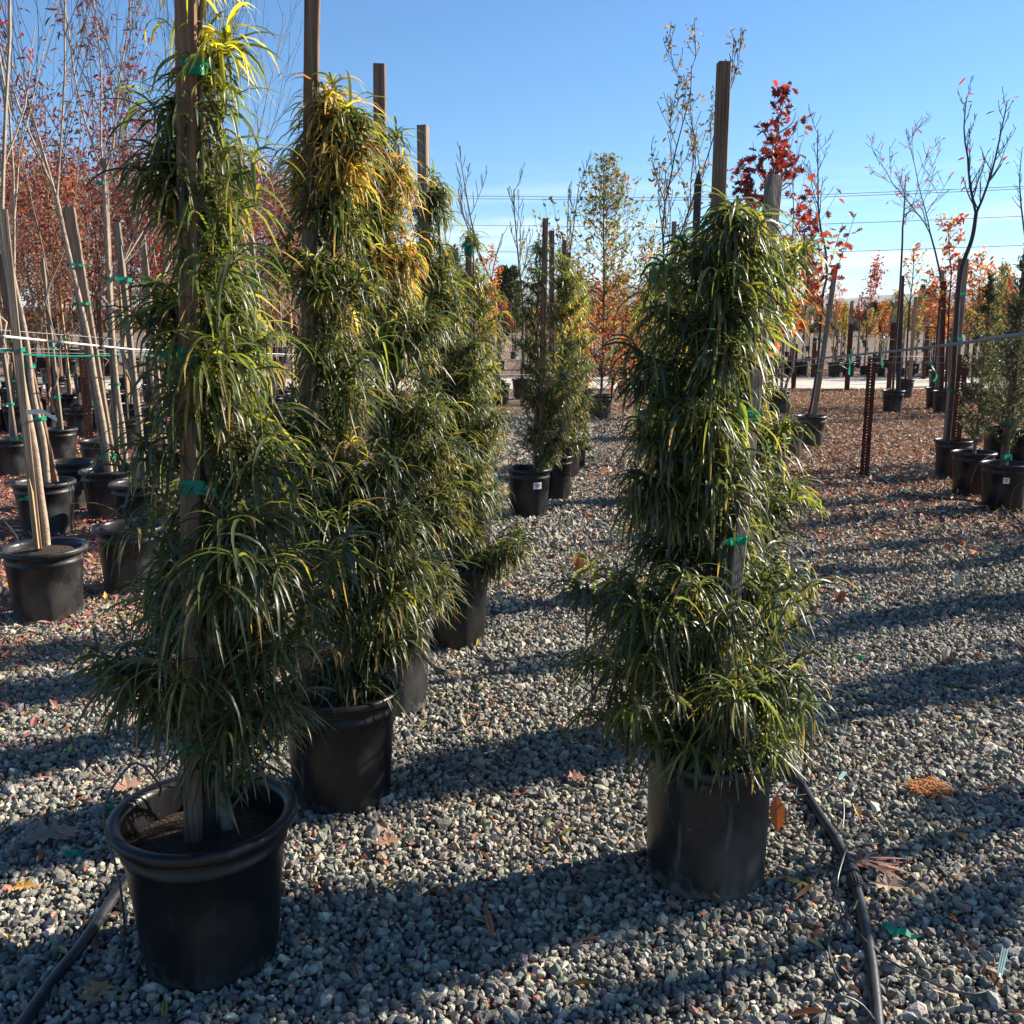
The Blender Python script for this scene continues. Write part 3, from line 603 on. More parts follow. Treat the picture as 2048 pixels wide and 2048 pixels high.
# R: front right
rX, rY = .575, 2.68
t = thing('potted_shrub', 'broad drooping shrub in straight sided black pot at the front right, stake leaning right', 'potted shrub', (rX, rY, 0), GL)
pot((rX, rY, 0), .187, .172, .40, t, 'potdusty', lip=.008, soil=.05, thin=True)
R_shape = [(400, 1330, 1420), (440, 1270, 1470), (500, 1220, 1500), (600, 1180, 1480), (700, 1165, 1450), (800, 1165, 1440), (900, 1160, 1450), (980, 1160, 1480), (1040, 1110, 1540), (1100, 1040, 1615), (1180, 1045, 1605), (1260, 1050, 1580), (1320, 1075, 1520), (1380, 1150, 1540), (1430, 1250, 1530)]
shrub(t, R_shape, rY, 430, rg(14), 20, (.16, .0085), 7, clear=[P(1380, 1100, rY-.1), P(1461, 333, rY+.15)], stem_xy=(rX+.03, rY), topyel=.32, droop=1.12, flat=.8,
      specials=[(1180, 985, 30, ORA), (1190, 470, 30, YEL)])
post(t, 1350, 1440, rY-.13, 1461, 333, rY+.15, .037, 'stakegrey', rz=.3)
tie(t, P(1390, 1018, rY-.03), .052, .03, tail=-1); tie(t, P(1413, 785, rY+.03), .055, .05)
post(t, 1366, 1440, rY+.02, 1372, 840, rY+.12, .022, 'bark', 'support_stem')
# R2, R3, R4: right row behind
for (X, Y, stx, sty, mt, lab, tip, sh, seed, nt_) in (
        (.86, 3.75, 1366, 118, 'stake', 'shrub with the tallest square post of the right row, directly behind the front right shrub', 0,
         [(420, 1290, 1460), (480, 1240, 1530), (560, 1250, 1520), (650, 1260, 1490), (760, 1280, 1480), (830, 1290, 1540), (900, 1280, 1560), (1000, 1290, 1520), (1100, 1290, 1540), (1200, 1290, 1540)], 15, 190),
        (1.13, 5.85, 1317, 345, 'barkdark', 'shrub with the dark pointed stake in the right row', .07, [(440, 1290, 1390), (520, 1220, 1440), (640, 1200, 1430), (800, 1200, 1440), (950, 1220, 1440)], 16, 110),
        (1.5, 8.9, 1272, 418, 'stakegrey', 'farthest shrub of the right row with a thin grey stake', 0, [(460, 1250, 1310), (540, 1200, 1340), (680, 1190, 1350), (850, 1200, 1360)], 17, 70)):
    t = thing('potted_shrub', lab, 'potted shrub', (X, Y, 0), GL)
    pot((X, Y, 0), .19, .17, .40, t)
    shrub(t, sh, Y, int(nt_*1.35), rg(seed), 18, (.16, .0098), 5, fold=Y < 5, topyel=.6, specials=[(1500, 480, 40, YEL), (1470, 560, 40, YEL)] if seed == 15 else [(1200, 480, 30, YEL)])
    b = P(stx, sty, Y); mb = MB(); stick(mb, (b[0]-.01, Y-.02, .36), (b[0], Y, b[2]), .045 if mt == 'stake' else .037, None, .05, tip=tip); mb.build('stake', mt, t)
# companions just outside the picture on the right, whose shade falls across the aisle
for i, (X, Y, sc) in enumerate(((3.15, 4.5, 1), (3.7, 5.75, 1.05), (3.3, 3.25, .95), (4.4, 7.0, 1), (4.6, 5.2, 1.1), (3.95, 5.1, .9), (4.5, 6.2, 1.1), (5.3, 7.9, 1.15), (4.1, 3.9, 1.1))):
    if i == 0:
        t = thing('potted_shrub', 'shrub beside the aisle just past the right edge of the view', 'potted shrub', (X, Y, 0), 'shrubs past the right edge')
        pot((X, Y, 0), .19, .17, .40, t)
        shrub(t, [(.36, X, .2), (.6, X, .34), (1.1, X, .24), (1.6, X, .17), (2.05, X, .06)], Y, 80, rg(31), 15, (.16, .011), 4, fold=False, px=False)
        mb = MB(); stick(mb, (X, Y, .36), (X+.02, Y, 2.45), .044); mb.build('stake', 'stake', t); comp = t
    else: copy_tree(comp, (X, Y, 0), i*1.3, sc)

# ================================================================== LEFT BLOCK
GB = 'pots of the left block'
def lean_pot(x, y, rt, h=.4, **kw):
    p = Pz(x, y, h); return p[0], p[1]
def simple_pot(t, X, Y, rt, h=.4, m='potdusty', **kw): pot((X, Y, 0), rt, rt*.77, h, t, m, seg=40, lip=.02, **kw)
VASE = dict(depth=2, kids=[8, 5], ang=.5, ratio=.58, up=.14, forks=3, wig=.09)
# L1
X, Y = lean_pot(81, 1030, .23)
t = thing('potted_tree', 'young tree with pale twin stems in the big black pot at the left edge', 'potted tree', (X, Y, 0), GB)
pot((X, Y, 0), .232, .175, .40, t, 'potdusty', lip=.03, soil=.03)
tree_parts(t, rg(40), (X, Y, .36), 4.2, .019, [P(88, 1028, Y), P(84, 985, Y), P(76, 930, Y), P(66, 850, Y), P(42, 720, Y), P(34, 640, Y), P(12, 500, Y), P(2, 430, Y)],
           dict(VASE, forks=2, kids=[5, 3]), 'barkpale', NAR, PINK, 60, .07)
post(t, 72, 1035, Y-.03, 6, 395, Y-.03, .04, 'stakegrey', rz=.4)
post(t, 70, 1035, Y-.07, 58, 930, Y-.07, .022, 'staketan', 'bamboo', tip=.08)
for x, y in ((56, 940), (44, 845-20), (32, 660)): tie(t, P(x+3, y, Y-.02), .06, .028, tail=-1)
mb = MB(); a, b_, c_ = P(50, 778, Y-.05), P(80, 776, Y-.06), P(108, 792, Y-.06); d_ = np.array([0, 0, .012])
mb.add([a-d_, b_-d_, c_-d_, c_+d_, b_+d_, a+d_], [[0, 1, 4, 5], [1, 2, 3, 4]]); mb.build('paper_tag', 'tag', t)
# L2 wide board
X, Y = lean_pot(82, 907, .23)
t = thing('potted_tree', 'tree tied to a wide dark leaning board in the pot behind the left edge pot', 'potted tree', (X, Y, 0), GB)
simple_pot(t, X, Y, .235, m='potdusty')
post(t, 98, 910, Y, 2, 480, Y, .095, 'stake', 'board', d=.04)
tree_parts(t, rg(41), (X, Y, .36), 4.6, .02, [P(90, 910, Y-.06), P(82, 830, Y-.06), P(62, 740, Y-.06), P(50, 640, Y-.06), P(25, 520, Y-.05)], dict(VASE, forks=2), 'barkpale', NAR, REDBRN, 220, .075)
tie(t, P(70, 790, Y-.03), .12, .04); tie(t, P(50, 690, Y-.03), .11, .04)
# L5 leaning board tree
X, Y = lean_pot(205, 885, .23)
t = thing('potted_tree', 'tree beside a square topped leaning tan board, bare upright twigs with few red leaves', 'potted tree', (X, Y, 0), GB)
simple_pot(t, X, Y, .235)
post(t, 210, 890, Y, 128, 392, Y, .1, 'stakegrey', 'board', d=.045)
tree_parts(t, rg(42), (X, Y, .36), 4.7, .022, [P(208, 890, Y-.07), P(195, 800, Y-.07), P(180, 720, Y-.07), P(165, 630, Y-.07), P(130, 480, Y-.07), P(106, 370, Y-.05)], dict(VASE, forks=3, kids=[7, 4]), 'barkpale', NAR, REDBRN, 320, .085, zr=(2.4, 9))
for x, y in ((155, 573), (142, 500)): tie(t, P(x, y, Y-.03), .125, .025)
tie(t, P(204, 862, Y-.03), .12, .04)
# L6 straight trunk with stake
X, Y = lean_pot(195, 828, .21)
t = thing('potted_tree', 'straight pale trunked tree on a stake with four green ties and a tall bare top', 'potted tree', (X+.3, Y-1.9, 0), GB)
Xq, Yq = X+.35, Y-1.6
t['_o'] = [Xq, Yq, 0]; t.location = (Xq, Yq, 0)
simple_pot(t, Xq, Yq, .22)
post(t, 222, 885, Yq, 196, 300, Yq, .045, 'stakegrey')
tree_parts(t, rg(43), (Xq, Yq, .36), 4.55, .021, [P(238, 885, Yq), P(232, 810, Yq-.03), P(222, 740, Yq-.03), P(210, 600, Yq-.03), P(201, 430, Yq-.03), P(196, 330, Yq-.02)], dict(VASE, forks=3, kids=[6, 4]), 'barkpale', NAR, REDBRN, 420, .08, zr=(2.8, 9))
for y in (345, 525, 725, 833): tie(t, P(191+(y-345)*.075, y, Yq-.02), .065, .026, tail=-1)
# near thin tree left of shrub A: bare twigs with ash-like leaves above
for k, (x, y, Yt, lab, pal, nl) in enumerate(((262, 905, 7.4, 'thin leafless tree half hidden behind the front left shrub', REDBRN, 60), (300, 830, 8.4, 'bare twiggy tree right behind the front left shrub', PINK, 40), (500, 892, 8.1, 'bare tree in a blue grey rimmed pot seen between the first two shrubs', REDBRN, 60))):
    X = P(x, y, Yt)[0]
    t = thing('potted_tree', lab, 'potted tree', (X, Yt, 0), GB); simple_pot(t, X, Yt, .22)
    tree_parts(t, rg(50+k), (X, Yt, .36), 4.3-.2*k-(.3 if k == 2 else 0), .017, None, dict(VASE, first=.38, forks=3), 'barkpale', NAR, pal, nl, .07)
    mb = MB(); stick(mb, (X+.05, Yt, .36), (X-.02, Yt, 2.3), .04); mb.build('stake', 'stakegrey', t)
    tie(t, (X, Yt, 1.9), .1, .04)
# other pots of the left block: list of (x, y of rim centre, r, label)
LP = [(20, 826, .22, 'black pot at the left edge with sunlit right side and a thin dark stake', 1), (108, 808, .215, 'pot with a thin dark twin stake, seventh back from the left edge pot', 1), (240, 788, .21, 'pot with a short cut grey stem left of the front left shrub', 2),
      (148, 770, .2, 'pot with a slim black stem and no stake in the left block', 2), (186, 830, .2, 'pot crowded behind the leaning tan board', 0), (30, 765, .2, 'small far pot behind the left edge stake', 1),
      (62, 722, .19, 'far pot below the green tape line', 1), (128, 742, .2, 'far pot with an orange stake in the left block', 3), (190, 745, .2, 'pot seen past the right side of the leaning tan board', 1), (243, 742, .2, 'far pot near the green taped wire', 1),
      (12, 720, .19, 'far pot at the left edge', 1), (90, 695, .19, 'small far pot left of centre in the left block', 1), (165, 700, .19, 'far grey pot between the two leaning boards', 1), (290, 770, .2, 'pot hidden in the gap beside the wooden post', 1),
      (530, 735, .2, 'far pot between the first two shrub stakes', 1), (475, 770, .2, 'pot glimpsed through the front left shrub', 1), (245, 990, .215, 'dark pot in shade under the left branches of the front left shrub', 0), (-96, 1112, .22, 'lower pot cut by the left picture edge', 0)]
for k, (x, y, rt, lab, st) in enumerate(LP):
    p = Pz(x, y, .4); X, Y = p[0], p[1]
    t = thing('potted_tree' if st else 'black_pot', lab, 'potted tree' if st else 'pot', (X, Y, 0), GB)
    simple_pot(t, X, Y, rt)
    if st:
        r = rg(60+k); lean = r.normal(0, .05)
        if st == 2:
            mb = MB(); tube(mb, [(X, Y, .36), (X+.01, Y, .7), (X, Y, 1.0 if k % 2 else 1.5)], [.02, .017, .013], 8); mb.build('trunk', 'barkdark', t, True)
        else:
            tree_parts(t, r, (X, Y, .36), r.uniform(3.3, 4.2) if x < 450 else 2.9, .016, None, dict(VASE, first=.42, forks=2, kids=[6, 3]), r.choice(['bark', 'barkpale']), NAR if k % 2 else ELL, [REDBRN, RED, PINK][k % 3], 260 if Y > 8 else 60, .07)
            mb = MB(); stick(mb, (X+.05, Y, .36), (X+.03+lean, Y, r.uniform(1.9, 2.4)), .035); mb.build('stake', 'staketan' if st == 3 else r.choice(['stakegrey', 'stake']), t)
            tie(t, (X+.03, Y, 1.3), .075, .03); tie(t, (X+.03, Y, .75), .075, .03)

# ================================================================== TREES BEHIND THE AISLE
GT = 'trees behind the aisle'
def big_tree(name, lab, x, yrim, Y, ytop, seed, bark, leaf, pal, nl, size, prm, rt=.22, zr=None, jitter=.03, r=.02, X=None, path=None, stake=None, potm='potdusty', cat='potted tree'):
    X = P(x, 700, Y)[0] if X is None else X
    t = thing(name, lab, cat, (X, Y, 0), GT); simple_pot(t, X, Y, rt, m=potm)
    H = P(x, ytop, Y)[2]
    tree_parts(t, rg(seed), (X, Y, .36), H-.36, r, path, prm, bark, leaf, pal, nl, size, zr, jitter=jitter)
    if stake:
        mb = MB(); b = P(stake[0], stake[1], Y+.02); stick(mb, (X+.06 if len(stake) < 3 else X+stake[2], Y+.02, .36), b, .045, tip=0); mb.build('stake', 'stakegrey', t)
    return t
UP = dict(depth=2, kids=[9, 5], ang=.45, ratio=.34, up=.12, forks=1, wig=.05)
COL = dict(depth=2, kids=[30, 7], ang=.75, ratio=.16, up=.22, forks=1, wig=.03, minr=.0025)
# yellow-green to red small leaved column
def column_tree(lab, x, Y, ytop, seed, xr, cols, n, size, rt=.2, bark='barkdark', ybot=720, name='potted_tree', tpl=ELL, jit=.035, nb=90, pw=2.2, lean=0):
    """narrow dense crown whose leaf colour runs from green at the tip to red below"""
    X = P(x, 700, Y)[0]; t = thing(name, lab, 'potted tree', (X, Y, 0), GT); simple_pot(t, X, Y, rt)
    r = rg(seed); H = P(x, ytop, Y)[2]; zb = P(x, ybot, Y)[2]; tm = MB(); k = 12
    tp = np.stack([X+lean*np.linspace(0, 1, k)**2+.02*np.sin(np.linspace(0, 5, k)), np.full(k, Y), np.linspace(.36, H-.15, k)], 1); tube(tm, tp, np.linspace(.022, .005, k), 8); tm.build('trunk', bark, t, True)
    bm_ = MB(); pos, zz = [], []
    for i in range(nb):
        z = zb+(H-zb)*r.uniform(0, .95); f = (z-zb)/(H-zb); R = xr*K/FPX*Y*(1-f**pw)*(.55+.6*r.uniform())*(.85+.15*math.sin(f*5)); a = r.uniform(0, 6.28)
        xq = X+lean*(z/H)**2; b = np.array([xq, Y, z-.35*R]); e = np.array([xq+R*math.cos(a), Y+R*math.sin(a), z+R*.9]); m_ = (b+e)/2+np.array([.25*R*math.cos(a), .25*R*math.sin(a), -.1*R])
        p = smooth_path([b, m_, e], 4); tube(bm_, p, np.linspace(.006, .002, len(p)), 4, cap=False)
        q = int(n/nb*r.uniform(.4, 1.5)*(.15+1.3*(1-f))); tt = r.uniform(.15, 1, q)*(len(p)-1.01); j = tt.astype(int)
        pos.append(p[j]+(p[j+1]-p[j])*(tt-j)[:, None]+r.normal(0, jit, (q, 3)))
    bm_.build('branches', bark, t); pos = np.concatenate(pos); m = len(pos)
    f = (pos[:, 2]-zb)/(H-zb)+r.normal(0, .13, m)
    col = np.where((f > .58)[:, None], pick(r, cols[0], m), np.where((f > .3)[:, None], pick(r, cols[1], m), pick(r, cols[2], m)))
    lm = MB(); cards(lm, tpl, pos, r.uniform(0, 6.28, m), r.uniform(-.9, 1.2, m), r.normal(0, .8, m), size*r.uniform(.6, 1.3, m), col); lm.build('crown', 'tleaf', t, tint=True)
column_tree('tree with yellow green tip turning red below, left of the sparse tall tree', 1135, 16.2, 268, 70, 150, (OLV+YG, YG+OLV+TAN, RED+ORG+TAN), 6500, .085, nb=170)
column_tree('small reddish tree low between the slim shrubs and the yellow topped tree', 1090, 19.5, 470, 71, 45, (YG, ORG, RED), 900, .08)
# sparse tall tree with a few grey green sprigs
big_tree('potted_tree', 'tall sparse open tree against the sky just right of the yellow topped tree', 1232, 700, 13.5, 128, 73, 'barkdark', ELL, OLV+TAN, 700, .07, dict(depth=2, kids=[10, 7], ang=.5, ratio=.4, up=.11, forks=2, fa=0.3, first=.4, wig=.11, minr=.004), r=.026)
# oak
DR = [(.20, .03, .025, 5), (.11, .018, .02, 4), (.34, .05, .03, 2.5), (.07, .03, .03, 2)]
column_tree('dark red leaved oak with a narrow pointed top behind the front right shrub', 1428, 9.0, 142, 75, 165, (DR, DR, DR+[(.5, .12, .03, 4)]), 1500, .085, name='potted_oak', tpl=OAK, jit=.035, nb=60, ybot=640, pw=1.1, bark='bark', lean=.12)
big_tree('potted_oak', 'second red oak to the right with sparse arching branches above', 1460, 700, 10.4, 300, 77, 'bark', OAK, [(.34, .06, .03, 5), (.18, .03, .02, 3)], 75, .10, dict(depth=1, kids=[8], ang=.5, ratio=.75, up=.05, forks=1, first=.4, wig=.05), jitter=.02, r=.012, path=[P(1450, 720, 10.4), P(1462, 640, 10.4), P(1480, 560, 10.4)])
big_tree('potted_oak', 'low oak with bright orange red leaves beside the leaning bare tree', 1490, 700, 11.6, 555, 79, 'bark', OAK, [(.50, .11, .03, 6), (.38, .06, .03, 4), (.5, .25, .06, 1), (.2, .04, .03, 2)], 260, .13, dict(depth=1, kids=[12], ang=1.2, ratio=.9, up=.0, forks=2, first=.7, wig=.08), jitter=.05, r=.018)
# bare trees in the middle distance
for k, (x, Y, yt, lab) in enumerate(((942, 19, 288, 'tallest leafless tree in the gap between the two shrub rows'), (985, 20.5, 352, 'leafless tree just right of the tallest one in the gap'), (868, 24, 385, 'small pale leafless tree far back left in the gap'), (1055, 22, 335, 'leafless tree behind the slim stakes with one yellow leaf'))):
    big_tree('bare_tree', lab, x, 700, Y, yt, 80+k, 'bark', ELL if k == 3 else None, YG, 6, .12, dict(depth=2, kids=[9, 5], ang=.55, ratio=.42, up=.16, forks=1, first=.42, wig=.05, minr=.006 if k != 2 else .004), r=.03)
# ---- right side bare trees with stakes
def bare(lab, x, y, h, Yadd, path, forkprm, seed, stake, rt=.195, leaf=None, pal=None, nl=0, size=.09, r=.02, bark='barkdark', H=3.6, sm='stakegrey', zr=None):
    p = Pz(x, y, .4); X, Y = p[0], p[1]
    t = thing('potted_tree', lab, 'potted tree', (X, Y, 0), 'trees in pots on the right'); simple_pot(t, X, Y, rt)
    tree_parts(t, rg(seed), (X, Y, .36), H-.36, r, [P(a, b, Y-.03) for a, b in path], forkprm, bark, leaf, pal, nl, size, zr)
    if stake: post(t, stake[0], stake[1], Y+.03, stake[2], stake[3], Y+.03, stake[4] if len(stake) > 4 else .05, sm, rz=.2)
    return t, X, Y
B1 = dict(depth=2, kids=[10, 5], ang=.75, ratio=.42, up=.08, forks=1, first=.4, wig=.05, minr=.0035)
t, X, Y = bare('thin bare tree with a grey stake leaning right, pot right of the front right shrub', 1531, 784, .4, 0, [(1524, 795), (1535, 740), (1545, 660), (1552, 560), (1560, 520), (1557, 470), (1548, 430)], B1, 90, (1534, 800, 1577, 500), H=3.9, r=.016)
for y in (640, 700): tie(t, P(1543+(700-y)*.05, y, Y), .07, .03)
t, X, Y = bare('bare tree with a wide V fork above a thick grey stake', 1800, 829, .4, 0, [(1788, 840), (1797, 740), (1803, 640), (1812, 520), (1834, 450), (1842, 400)], dict(depth=2, kids=[14, 4], ang=.7, ratio=.30, up=.12, forks=2, fa=0.0, first=.5, wig=.05, minr=.003), 91, (1787, 850, 1818, 488, .075), H=3.75, r=.024, leaf=NAR, pal=RED, nl=24, size=.08)
for y in (555, 640, 735): tie(t, P(1818-(y-488)*.085, y, Y), .11, .035)
bare('tree with arching branches and dangling red leaves, first pot left of the V tree', 1767, 731, .4, 0, [(1762, 740), (1768, 640), (1775, 540), (1768, 490), (1755, 440)], dict(depth=2, kids=[8, 5], ang=.8, ratio=.5, up=.06, forks=2, fa=.4, first=.5, wig=.09, minr=.004), 92, (1770, 740, 1778, 510, .05), H=4.9, leaf=NAR, pal=PINK, nl=90, size=.1)
bare('slim tree on a dark stake in the pot left of the two paired pots', 1686, 736, .4, 0, [(1684, 745), (1690, 650), (1697, 560), (1702, 470), (1703, 430)], dict(B1, up=.04, ang=.9), 93, (1694, 745, 1702, 520, .06), H=4.0, leaf=NAR, pal=PINK, nl=40, size=.09, sm='barkdark')
bare('tree in the pot just behind and right of the slim dark staked one', 1708, 715, .4, 0, [(1708, 725), (1712, 640), (1716, 580)], B1, 94, (1716, 720, 1728, 560, .06), H=3.0, leaf=ELL, pal=ORG, nl=120, size=.09, sm='staketan')
bare('tree in the nearer of the two paired pots left of the grey staked tree', 1782, 737, .4, 0, [(1784, 745), (1788, 660), (1790, 600)], B1, 95, (1776, 740, 1781, 530, .06), H=3.2, leaf=ELL, pal=RED+ORG, nl=420, size=.09, sm='rust')
bare('short twin stem tree with red leaves in pot beside the front right shrub crown', 1470, 737, .4, 0, [(1466, 745), (1465, 690), (1466, 650)], B1, 96, (1474, 745, 1478, 640, .04), H=2.3, leaf=OAK, pal=[(.5, .08, .03, 1), (.55, .14, .03, 1)], nl=70, size=.12)
bare('tree in the pot mostly hidden at the edge of the front right shrub', 1440, 722, .4, 0, [(1440, 730), (1440, 680), (1442, 640)], B1, 97, None, H=2.2, leaf=OAK, pal=RED, nl=60, size=.1)
bare('tree at the right picture edge with stubby bare spurs', 1960, 720, .4, 0, [(1958, 730), (1950, 600), (1940, 500), (1928, 400)], dict(depth=2, kids=[16, 3], ang=1.0, ratio=.2, up=.1, forks=1, first=.4, wig=.05, minr=.003), 98, (1962, 730, 1932, 480, .06), H=4.8)
column_tree('orange and gold leaved tree behind the grey staked V tree', 1835, 19.0, 470, 99, 60, (ORG, ORG, YG), 1100, .10, ybot=640)
column_tree('red leaved tree between the paired pots and the hills', 1768, 24, 490, 100, 42, (RED, RED, ORG), 500, .12, ybot=640)
# ---- rosemary like shrubs
def needle_shrub(lab, x, y, rt, ytop, xr, seed, sticker=None, n=2400, trunk=None, zb=.45, pal=None, sz=.05):
    p = Pz(x, y, .4); X, Y = p[0], p[1]; t = thing('potted_conifer', lab, 'potted shrub', (X, Y, 0), 'fine leaved shrubs in pots on the right')
    pot((X, Y, 0), rt, rt*.8, .4, t, seg=40, lip=.018, sticker=sticker)
    r = rg(seed); H = P(x, ytop, Y)[2]; tm = MB(); tube(tm, [(X, Y, .36), (X+.02, Y, .9), (X+.01, Y, H*.7), (X+.02, Y, H-.05)], [.018, .013, .008, .003], 8); tm.build('trunk', 'bark', t, True)
    bm_ = MB(); pos, az, el = [], [], []; nb = 150
    for i in range(nb):
        f = r.uniform(0, 1)**1.25; z = zb+(H-zb)*f; R = xr*K/FPX*Y*(1-f)**.75*r.uniform(.45, 1.1)*(1 if z > zb+.15 else .8); a = r.uniform(0, 6.28)
        b = np.array([X+.01, Y, z]); e = b+np.array([R*math.cos(a), R*math.sin(a), R*.75+.04]); m_ = (b+e)/2+np.array([0, 0, -.08*R])
        p_ = smooth_path([b, m_, e], 5); tube(bm_, p_, np.linspace(.004, .0012, len(p_)), 3, cap=False)
        q = int(n/nb*(.5+R*3)); tt = r.uniform(.2, 1, q)*(len(p_)-1.01); j = tt.astype(int)
        pos.append(p_[j]+(p_[j+1]-p_[j])*(tt-j)[:, None]); az.append(r.uniform(0, 6.28, q)); el.append(r.uniform(.2, 1.3, q))
    bm_.build('twigs', 'twig', t)
    pos, az, el = map(np.concatenate, (pos, az, el)); m = len(pos); lm = MB()
    cards(lm, NAR, pos, az, el, r.normal(0, .8, m), sz*r.uniform(.6, 1.3, m), pick(r, pal or [(.06, .08, .05, 4), (.045, .06, .04, 4), (.14, .15, .09, 1.5), (.26, .24, .10, .4)], m)); lm.build('foliage', 'tleaf', t, tint=True)
    return t, X, Y
needle_shrub('feathery grey green conifer in black pot right of the thick grey stake', 1838, 852, .20, 525, 56, 110, n=3000)
t, X, Y = needle_shrub('grey green stout stemmed shrub in the pot with a white sticker at right', 1898, 873, .205, 470, 85, 111, sticker=(-1.95, .05, .05, .27), n=3200, zb=.5)
mb = MB(); stick(mb, (X-.02, Y+.02, .36), (X+.02, Y+.02, 2.6), .035); mb.build('stake', 'stake', t); tie(t, (X, Y, .75), .07, .05); tie(t, (X, Y, .45), .075, .06)
needle_shrub('feathery shrub in the second rank behind the stickered right pot', 1890, 806, .2, 560, 60, 112, n=2600)
needle_shrub('feathery shrub with pot cut by the right picture edge', 1940, 812, .2, 540, 60, 113, n=2600)
needle_shrub('light green tall thin conifer far right behind the grey staked tree', 1868, 740, .2, 500, 50, 114, n=1500, pal=[(.16, .2, .06, 3), (.10, .14, .05, 2)], sz=.08)

# ================================================================== POSTS, ROPES, WIRES
GP = 'rusty perforated posts'
def rust_post(lab, xb, yb, yt, w=.075, holes=True, lean=0.0, sign=False, X=None, Y=None, H=None):
    if X is None: p = Pz(xb, yb, 0); X, Y = p[0], p[1]; H = P(xb, yt, Y)[2]
    t = thing('rusty_post', lab, 'metal post', (X, Y, 0), GP)
    # U channel with a punched web
    th = .006; d = .03; mb = MB(); nh = int(H/.03); hw = .006
    az = math.atan2(X, Y)*-1
    ca, sa = math.cos(az), math.sin(az)
    def tr(x, y, z): return [X+x*ca-y*sa+lean*z, Y+x*sa+y*ca, z-.02]
    def bx(x0, x1, y0, y1, z0, z1):
        v = [tr(x, y, z) for z in (z0, z1) for x, y in ((x0, y0), (x1, y0), (x1, y1), (x0, y1))]
        mb.add(v, [[0, 3, 2, 1], [4, 5, 6, 7], [0, 1, 5, 4], [1, 2, 6, 5], [2, 3, 7, 6], [3, 0, 4, 7]])
    if holes:
        bx(-w/2, -hw-.004, 0, th, 0, H); bx(hw-.004, w/2, 0, th, 0, H)
        for i in range(nh): bx(-hw-.004, hw-.004, .0005, th-.0005, i*.03, i*.03+.019)
    else: bx(-w/2, w/2, 0, th, 0, H)
    bx(-w/2-th, -w/2, 0, d, 0, H); bx(w/2, w/2+th, 0, d, 0, H)
    mb.build('channel', 'rust', t)
    if sign:
        s = MB(); v = [tr(x, y, z) for z in (H+.01, H+.11) for x, y in ((-.06, -.01), (.06, -.01), (.06, 0), (-.06, 0))]
        s.add(v, [[0, 3, 2, 1], [4, 5, 6, 7], [0, 1, 5, 4], [1, 2, 6, 5], [2, 3, 7, 6], [3, 0, 4, 7]]); s.build('plate', 'cable', t)
    return X, Y, H
p1 = rust_post('rusty perforated post standing alone on the litter, nearest the camera', 1630, 902, 668)
p2 = rust_post('rusty perforated post right in front of the thick grey stake', 1797, 906, 665, w=.085)
for k, (zx, zb, ztp, sg, lab) in enumerate(((445, 895, 600, 0, 'dark rusty post at the near road edge left of the leaning bare tree'), (790, 908, 470, 1, 'rusty post at the near road edge left of the nearest post'), (1060, 895, 462, 1, 'rusty post at the road edge above the slim staked pot'), (1285, 832, 485, 1, 'rusty post across the road with a small plate on top'),
                                       (1425, 850, 470, 1, 'rusty post across the road beside the grey staked tree'), (1600, 800, 500, 0, 'rusty post across the road right of the grey stake'), (570, 820, 560, 0, 'rusty post far across the road behind the leaning bare tree'))):
    f = lambda a, b: ((1448+a*.3106)*.9434, (500+b*.3106)*.9434)
    a = f(zx, zb); b = f(zx, ztp); rust_post(lab, a[0], a[1], b[1], w=.10, holes=False, sign=bool(sg))
for x, Y, lab in ((285, 9.5, 'rusty post seen low between the front left shrub and the wooden boards'), (60, 9.8, 'rusty post behind the left edge stake'), (158, 11, 'rusty post in the left block beside the leaning board')):
    p = P(x, 700, Y); rust_post(lab, 0, 0, 0, X=p[0], Y=Y, H=1.3)
def line(name, lab, cat, pts, r, m, group=None, sides=6, sm=6):
    mb = MB(); o = np.array(pts[0], float); tube(mb, smooth_path(pts, sm) if sm > 1 else np.array(pts), r, sides)
    ob = mb.build(name, m, None, True, origin=o); return tag(ob, lab, cat, group)
line('rope', 'thick white braided rope crossing the left block just below eye level', 'rope', [P(-60, 628, 2.7), P(250, 659, 5.0), P(560, 669, 9.5)], .0045, 'rope', sm=1)
line('cable', 'thick grey cable rising to the right edge across the right side view', 'cable', [P(1436, 686, 6.9), P(1700, 661, 3.9), P(1990, 622, 2.3)], .0055, 'cable', sm=10)
GW = 'thin steel trellis wires'
for k, (pts, lab, r) in enumerate((
        ([P(-50, 619, 6.5), P(150, 634, 7.4), P(330, 648, 9), P(560, 655, 12)], 'upper thin wire in the left block above the rope', .003),
        ([P(-40, 657, 7), P(200, 661, 8.5), P(360, 668, 9.5)], 'thin pinkish wire just below the rope in the left block', .003),
        ([P(-40, 664, 9), P(240, 668, 10), P(560, 672, 13)], 'lower thin wire in the left block running behind the green tape', .003),
        ([P(1440, 700, 15), P(1632, 676, 10.1), P(1790, 673, 10.1), P(1960, 668, 10.2)], 'upper thin wire joining the two perforated posts on the right', .003),
        ([P(1560, 690, 14), P(1632, 684, 10.08), P(1790, 685, 10.08), P(1960, 690, 10.2)], 'lower thin wire joining the two perforated posts on the right', .003),
        ([P(1440, 650, 22), P(1700, 640, 23), P(1960, 648, 24)], 'far thin wire along the road posts on the right', .005),
        ([P(900, 706, 10), P(1080, 708, 14)], 'thin wire with green tapes behind the yellowish green shrub', .003))):
    line('wire', lab, 'wire', pts, r, 'wire', GW, 4)
line('green_line', 'green plastic tape stretched along the wire in the left block', 'tape', [P(30, 668, 5.3), P(120, 672, 6.5), P(220, 671, 7.8), P(345, 672, 8.6)], .0055, 'tape', None, 5)
